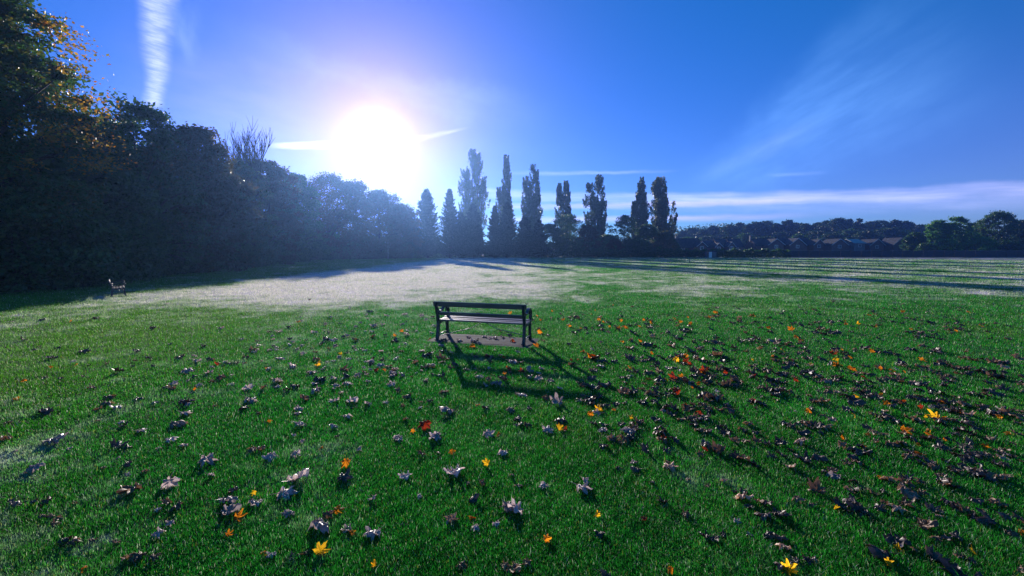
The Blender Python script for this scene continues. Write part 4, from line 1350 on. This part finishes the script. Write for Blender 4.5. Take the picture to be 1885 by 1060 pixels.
def leaf_mesh(name, mat, curl, fold, wave, seed, stalk=True):
    rg = np.random.default_rng(seed)
    na, nr = 54, 6
    th = np.linspace(-PI, PI, na, endpoint=False)
    ro = np.interp(np.degrees(np.abs(th)), OUT_A, OUT_R) * 0.62
    ro *= 1 + 0.07 * np.sin(th * 23 + seed) + 0.05 * rg.normal(size=na)
    ph = rg.random(6) * 2 * PI
    V = [[0, 0, 0]]
    rr = np.linspace(0, 1, nr + 1)[1:]
    bias = -0.75 if rg.random() < 0.72 else 0.35
    for q in rr:
        r = ro * q
        sgn = np.sin(th * 1.0 + ph[0]) * 0.6 + 0.55 * np.sin(2 * th + ph[1]) + bias
        c = curl * sgn + 1e-3
        phi = np.clip(c * r * 2.2, -2.6, 2.6)
        rad = np.where(np.abs(c) > 1e-3, np.sin(phi) / (c * 2.2), r)
        z = (1 - np.cos(phi)) / (c * 2.2)
        # ridges along the veins of each lobe, crumples between
        z = z + fold * r * (np.cos(th * 7.2) * 0.30 + 0.22 * np.sin(11 * th + ph[2] + q * 3)) + wave * 0.10 * q * np.sin(5 * th + ph[3] + q * 5) + wave * 0.03 * rg.normal(size=na) * q
        V += np.stack([np.sin(th) * rad, np.cos(th) * rad, z], 1).tolist()
    V = np.array(V)
    a = rg.uniform(-1, 1) * fold * 0.9
    # folded along the middle rib
    side = np.abs(V[:, 0])
    ang = fold * 0.85
    V[:, 2] += side * math.sin(ang) * (-1 if bias < 0 else 1)
    V[:, 0] *= math.cos(ang * 0.8)
    F3, F4 = [], []
    for k in range(na):
        F3.append((0, 1 + k, 1 + (k + 1) % na))
        for j in range(nr - 1):
            b = 1 + j * na
            F4.append((b + k, b + na + k, b + na + (k + 1) % na, b + (k + 1) % na))
    nv = len(V)
    if stalk:
        # stalk: a thin three sided tube from the leaf base
        pts = [np.array([0, -0.02, 0.01]), np.array([0.03, -0.22, 0.03 + .05 * rg.random()]), np.array([0.08 * rg.normal(), -0.45, 0.06 + 0.16 * rg.random()])]
        ring = []
        for i, p in enumerate(pts):
            for k in range(4):
                ring.append(p + 0.010 * np.array([math.cos(k * PI / 2), 0, math.sin(k * PI / 2)]))
        V = np.concatenate([V, np.array(ring)])
        for i in range(2):
            for k in range(4):
                F4.append((nv + i * 4 + k, nv + i * 4 + (k + 1) % 4, nv + i * 4 + 4 + (k + 1) % 4, nv + i * 4 + 4 + k))
    me = np_mesh(name, V, [np.array(F3), np.array(F4)], mat, True)
    return me


def litter_mat(name, ca, cb, cv, rough, spec, trans, coat=0.0):
    m, N, out = new_mat(name)
    tcn = N.new('ShaderNodeTexCoord')
    oi = N.new('ShaderNodeObjectInfo')
    ob = tcn.outputs['Object']
    nz = N.noise(ob, 5.0, 4.0, 0.65)
    col = N.mix(N.step(nz, 0.35, 0.68), (*ca, 1), (*cb, 1))
    # veins running out from the stalk end
    sp = N.new('ShaderNodeSeparateXYZ')
    N.t.links.new(ob, sp.inputs[0])
    an = N.m('ARCTAN2', sp.outputs[0], N.m('ADD', sp.outputs[1], 0.02))
    vein = N.step(N.m('ABSOLUTE', N.m('SINE', N.m('MULTIPLY', an, 3.6))), 0.12, 0.0)
    col = N.mix(N.m('MULTIPLY', vein, 0.7), col, (*cv, 1))
    vr = N.step(oi.outputs['Random'], 0, 1, 0.6, 1.25)
    col = N.mix(1.0, col, N.vec(vr, vr, vr), 'MULTIPLY')
    h = N.m('ADD', N.m('MULTIPLY', nz, 0.6), N.m('MULTIPLY', vein, -0.5))
    p = principled(N, col, rough, spec, bump(N, h, 0.5, 0.02), coat)
    tr = N.new('ShaderNodeBsdfTranslucent')
    N.put(tr.inputs[0], N.mix(1.0, col, (1.3, 1.2, 1.0, 1), 'MULTIPLY'))
    mx = N.new('ShaderNodeMixShader')
    mx.inputs[0].default_value = trans
    N.t.links.new(p.outputs[0], mx.inputs[1])
    N.t.links.new(tr.outputs[0], mx.inputs[2])
    N.t.links.new(mx.outputs[0], out.inputs[0])
    return m


LM = {
 'w': litter_mat('frost_glare_leaf', (0.68, 0.57, 0.62), (0.36, 0.27, 0.29), (0.28, 0.20, 0.20), 0.38, 0.9, 0.42, 0.1),  # frost bloom, with sun and sky glare painted into the pale colour
 'd': litter_mat('wet_dark_leaf', (0.055, 0.036, 0.036), (0.16, 0.10, 0.085), (0.16, 0.12, 0.11), 0.42, 0.45, 0.08, 0.0),
 'b': litter_mat('brown_leaf', (0.34, 0.18, 0.10), (0.14, 0.075, 0.05), (0.40, 0.26, 0.18), 0.5, 0.5, 0.22),
 'p': litter_mat('pinkish_leaf', (0.66, 0.42, 0.32), (0.42, 0.23, 0.16), (0.70, 0.52, 0.42), 0.5, 0.5, 0.25),
 'o': litter_mat('orange_leaf', (0.80, 0.30, 0.018), (0.62, 0.18, 0.012), (0.85, 0.42, 0.05), 0.5, 0.3, 0.7),
 'y': litter_mat('yellow_leaf', (0.88, 0.56, 0.02), (0.82, 0.42, 0.015), (0.9, 0.66, 0.10), 0.5, 0.3, 0.7),
 'r': litter_mat('red_leaf', (0.42, 0.045, 0.012), (0.28, 0.03, 0.012), (0.5, 0.10, 0.03), 0.45, 0.4, 0.6),
}
VAR = {}
for ci, c in enumerate('wdbpoyr'):
    VAR[c] = []
    for k in range(7):
        crum = c in 'wdbp'
        cu = (0.34 + 0.28 * (k % 4)) if crum else (0.34 + 0.28 * (k % 3))
        fo = (0.12 + 0.10 * (k % 3)) if crum else 0.16 + 0.20 * (k % 3)
        VAR[c].append(leaf_mesh('fallen_leaf', LM[c], cu, fo, 1.0 if crum else 0.35, 11 + ci * 20 + k, True))

items = []
for (ox, oy), s in LEAVES.items():
    tk = s.split()
    for i in range(0, len(tk), 4):
        x, y, w, c = float(tk[i]), float(tk[i + 1]), float(tk[i + 2]), tk[i + 3]
        px, py, wp = ox + x * 0.25478, oy + y * 0.25472, w * 0.2548
        k = 1 if c not in 'db' or w < 105 else int(round(w / 72))
        for q in range(k):
            off = 0 if k == 1 else (q - (k - 1) / 2) * wp / k
            items.append([px + off + (rng.normal() * 1.5 if k > 1 else 0), py + 2 + (rng.normal() * 0.07 * wp if k > 1 else 0), wp / k * (1.25 if k > 1 else 1.0), c, None])
items = [it for it in items if it[1] < 1075]
for (nx_, ny_, lab, short) in NAMED:
    best = min((it for it in items if it[4] is None), key=lambda it: (it[0] - nx_) ** 2 + (it[1] - ny_) ** 2)
    best[4] = (lab, short)
for it in items:
    if it[3] == 'd' and it[4] is None and rng.random() < 0.28:
        it[3] = 'b'
items.sort(key=lambda it: (it[4] is None, -it[2]))
single, rest = items[:298], items[298:]


def leaf_place(px, py, wp, c):
    g = on_ground(px, py)
    size = rng.uniform(0.8, 1.12) * wp / 800 * g.y * (1.22 if c in 'wdbp' else 1.15)
    size = min(max(size, 0.06), 0.235)
    yaw = rng.random() * 2 * PI
    if c in 'oyr':
        tilt = Euler((R(rng.uniform(15, 60)), R(rng.normal() * 8), 0))   # propped up on the blades, catching the light
        E = (Matrix.Rotation(R(rng.normal() * 40), 4, 'Z') @ tilt.to_matrix().to_4x4() @ Matrix.Rotation(yaw, 4, 'Z'))
    else:
        E = (Euler((R(rng.normal() * 13), R(rng.normal() * 13), 0)).to_matrix().to_4x4() @ Matrix.Rotation(yaw, 4, 'Z'))
    return g, size, E


def pad_height(g):
    c_, s_ = math.cos(BENCH_RZ), math.sin(BENCH_RZ)
    lx = (g.x - PAD_C.x) * c_ + (g.y - PAD_C.y) * s_
    ly = -(g.x - PAD_C.x) * s_ + (g.y - PAD_C.y) * c_
    return PAD_Z + 0.004 if abs(lx) < PAD_L / 2 and abs(ly) < PAD_W / 2 else 0.024


MC = {}


def mesh_co(me):
    if me.name not in MC:
        a = np.empty(len(me.vertices) * 3, dtype=np.float32)
        me.vertices.foreach_get('co', a)
        MC[me.name] = a.reshape(-1, 3)
    return MC[me.name]


marks = [(it[0], it[1], it[4][1]) for it in single if it[4]]
marks += [(803, 626, 'left bench legs'), (970, 637, 'right bench legs'), (845, 697, 'lower left corner of the bench shadow'), (1075, 705, 'right end of the bench shadow'), (219, 540, 'distant bench')]
rel = {}
for it in single:
    if it[4]:
        continue
    mk = min(marks, key=lambda m: math.hypot(m[0] - it[0], (m[1] - it[1]) * 1.6))
    ddx, ddy = it[0] - mk[0], (it[1] - mk[1]) * 1.6
    dr = ('left of' if ddx < 0 else 'right of') if abs(ddx) > abs(ddy) else ('in front of' if ddy > 0 else 'behind')
    rel.setdefault((it[3], dr, mk[2]), []).append((math.hypot(ddx, ddy), it))
for (c, dr, short), lst in rel.items():
    lst.sort(key=lambda q: q[0])
    for i, (dd, it) in enumerate(lst):
        sfx = '' if len(lst) == 1 else (', nearest', ', second nearest', ', third nearest', ', fourth nearest', ', fifth nearest', ', sixth nearest', ', seventh nearest', ', eighth nearest', ', ninth nearest', ', tenth nearest', ', eleventh nearest', ', twelfth nearest')[min(i, 11)]
        it[4] = ('%s %s the %s%s' % (LOOK[c], dr, short, sfx), None)
for it in single:
    px, py, wp, c, lab = it
    g, size, E = leaf_place(px, py, wp, c)
    me = VAR[c][int(rng.integers(7))]
    A = mesh_co(me) @ np.array(E.to_3x3()).T * size
    z = pad_height(g) - float(np.percentile(A[:, 2], 12 if c not in 'oyr' else 6))
    o = link('fallen_leaf', me)
    o.matrix_world = Matrix.Translation((g.x, g.y, z)) @ E @ Matrix.Scale(size, 4)
    tag(o, lab[0], 'leaf', 'fallen leaves on the lawn')

# the smaller and farther leaves: beyond counting, one litter
for px0, py0, sx, sy, m, pal in ((1280, 690, 130, 45, 120, 'dddddbbor'), (1500, 640, 200, 40, 170, 'dddddbbop'), (1600, 700, 170, 45, 130, 'dddddbbp'), (1750, 760, 110, 60, 110, 'ddddbbo'), (1200, 620, 170, 30, 90, 'ddddbbo'),
                                 (1450, 590, 260, 14, 110, 'dddbbo'), (1700, 600, 160, 16, 80, 'dddbb'), (1100, 590, 120, 12, 50, 'dbbo'), (640, 620, 130, 28, 70, 'wwwwdb'), (700, 690, 120, 40, 50, 'wwwdb'), (1250, 760, 110, 50, 60, 'dddb'),
                                 (1700, 880, 140, 90, 60, 'dddb'), (300, 700, 220, 90, 30, 'dwb'), (1150, 850, 200, 90, 24, 'dwb'), (900, 680, 100, 20, 40, 'dwb')):
    for k in range(int(m * 0.72)):
        rest.append([px0 + rng.normal() * sx, py0 + rng.normal() * sy, 0, pal[int(rng.integers(len(pal)))], None])
parts = {c: ([], [], []) for c in 'wdbpoyr'}
allV, f3, f4, matid3, matid4, base = [], [], [], [], [], 0
slot = {c: i for i, c in enumerate('wdbpoyr')}
TOP = {}
for px, py, wp, c, _ in rest:
    if py < 535 or px < -100 or px > 2000 or py > 1100:
        continue
    if wp == 0:
        g = on_ground(px, py)
        wp = rng.uniform(.07, .15) * 800 / g.y
    g, size, E = leaf_place(px, py, wp, c)
    me = VAR[c][int(rng.integers(7))]
    A = mesh_co(me) @ np.array(E.to_3x3()).T * size
    A = A + np.array([g.x, g.y, pad_height(g) - float(np.percentile(A[:, 2], 12))])
    allV.append(A)
    if me.name not in TOP:
        t3 = [tuple(p.vertices) for p in me.polygons if len(p.vertices) == 3]
        t4 = [tuple(p.vertices) for p in me.polygons if len(p.vertices) == 4]
        TOP[me.name] = (np.array(t3), np.array(t4))
    t3, t4 = TOP[me.name]
    f3.append(t3 + base); f4.append(t4 + base)
    matid3.append(np.full(len(t3), slot[c])); matid4.append(np.full(len(t4), slot[c]))
    base += len(A)
me = np_mesh('leaf_litter', np.concatenate(allV), [np.concatenate(f3), np.concatenate(f4)], None, True)
for c in 'wdbpoyr':
    me.materials.append(LM[c])
me.polygons.foreach_set('material_index', np.concatenate(matid3 + matid4).astype(np.int32))
o = link('leaf_litter', me)
tag(o, 'scattered small autumn leaves strewn over the lawn', 'leaf litter', kind='stuff')

# ------------------------------------------------------------------ air
if HAZE > 0:
    mh, Nh, outh = new_mat('haze_air')
    pv = Nh.new('ShaderNodeVolumePrincipled')
    pv.inputs['Color'].default_value = HAZE_COL
    pv.inputs['Density'].default_value = HAZE
    pv.inputs['Anisotropy'].default_value = HAZE_G
    Nh.t.links.new(pv.outputs[0], outh.inputs['Volume'])
    mb = MB()
    mb.box((60, 170, 20.0), (640, 420, 42.0))
    o = mb.build('haze', mh)
    tag(o, 'thin morning haze over the field', 'haze', kind='stuff')
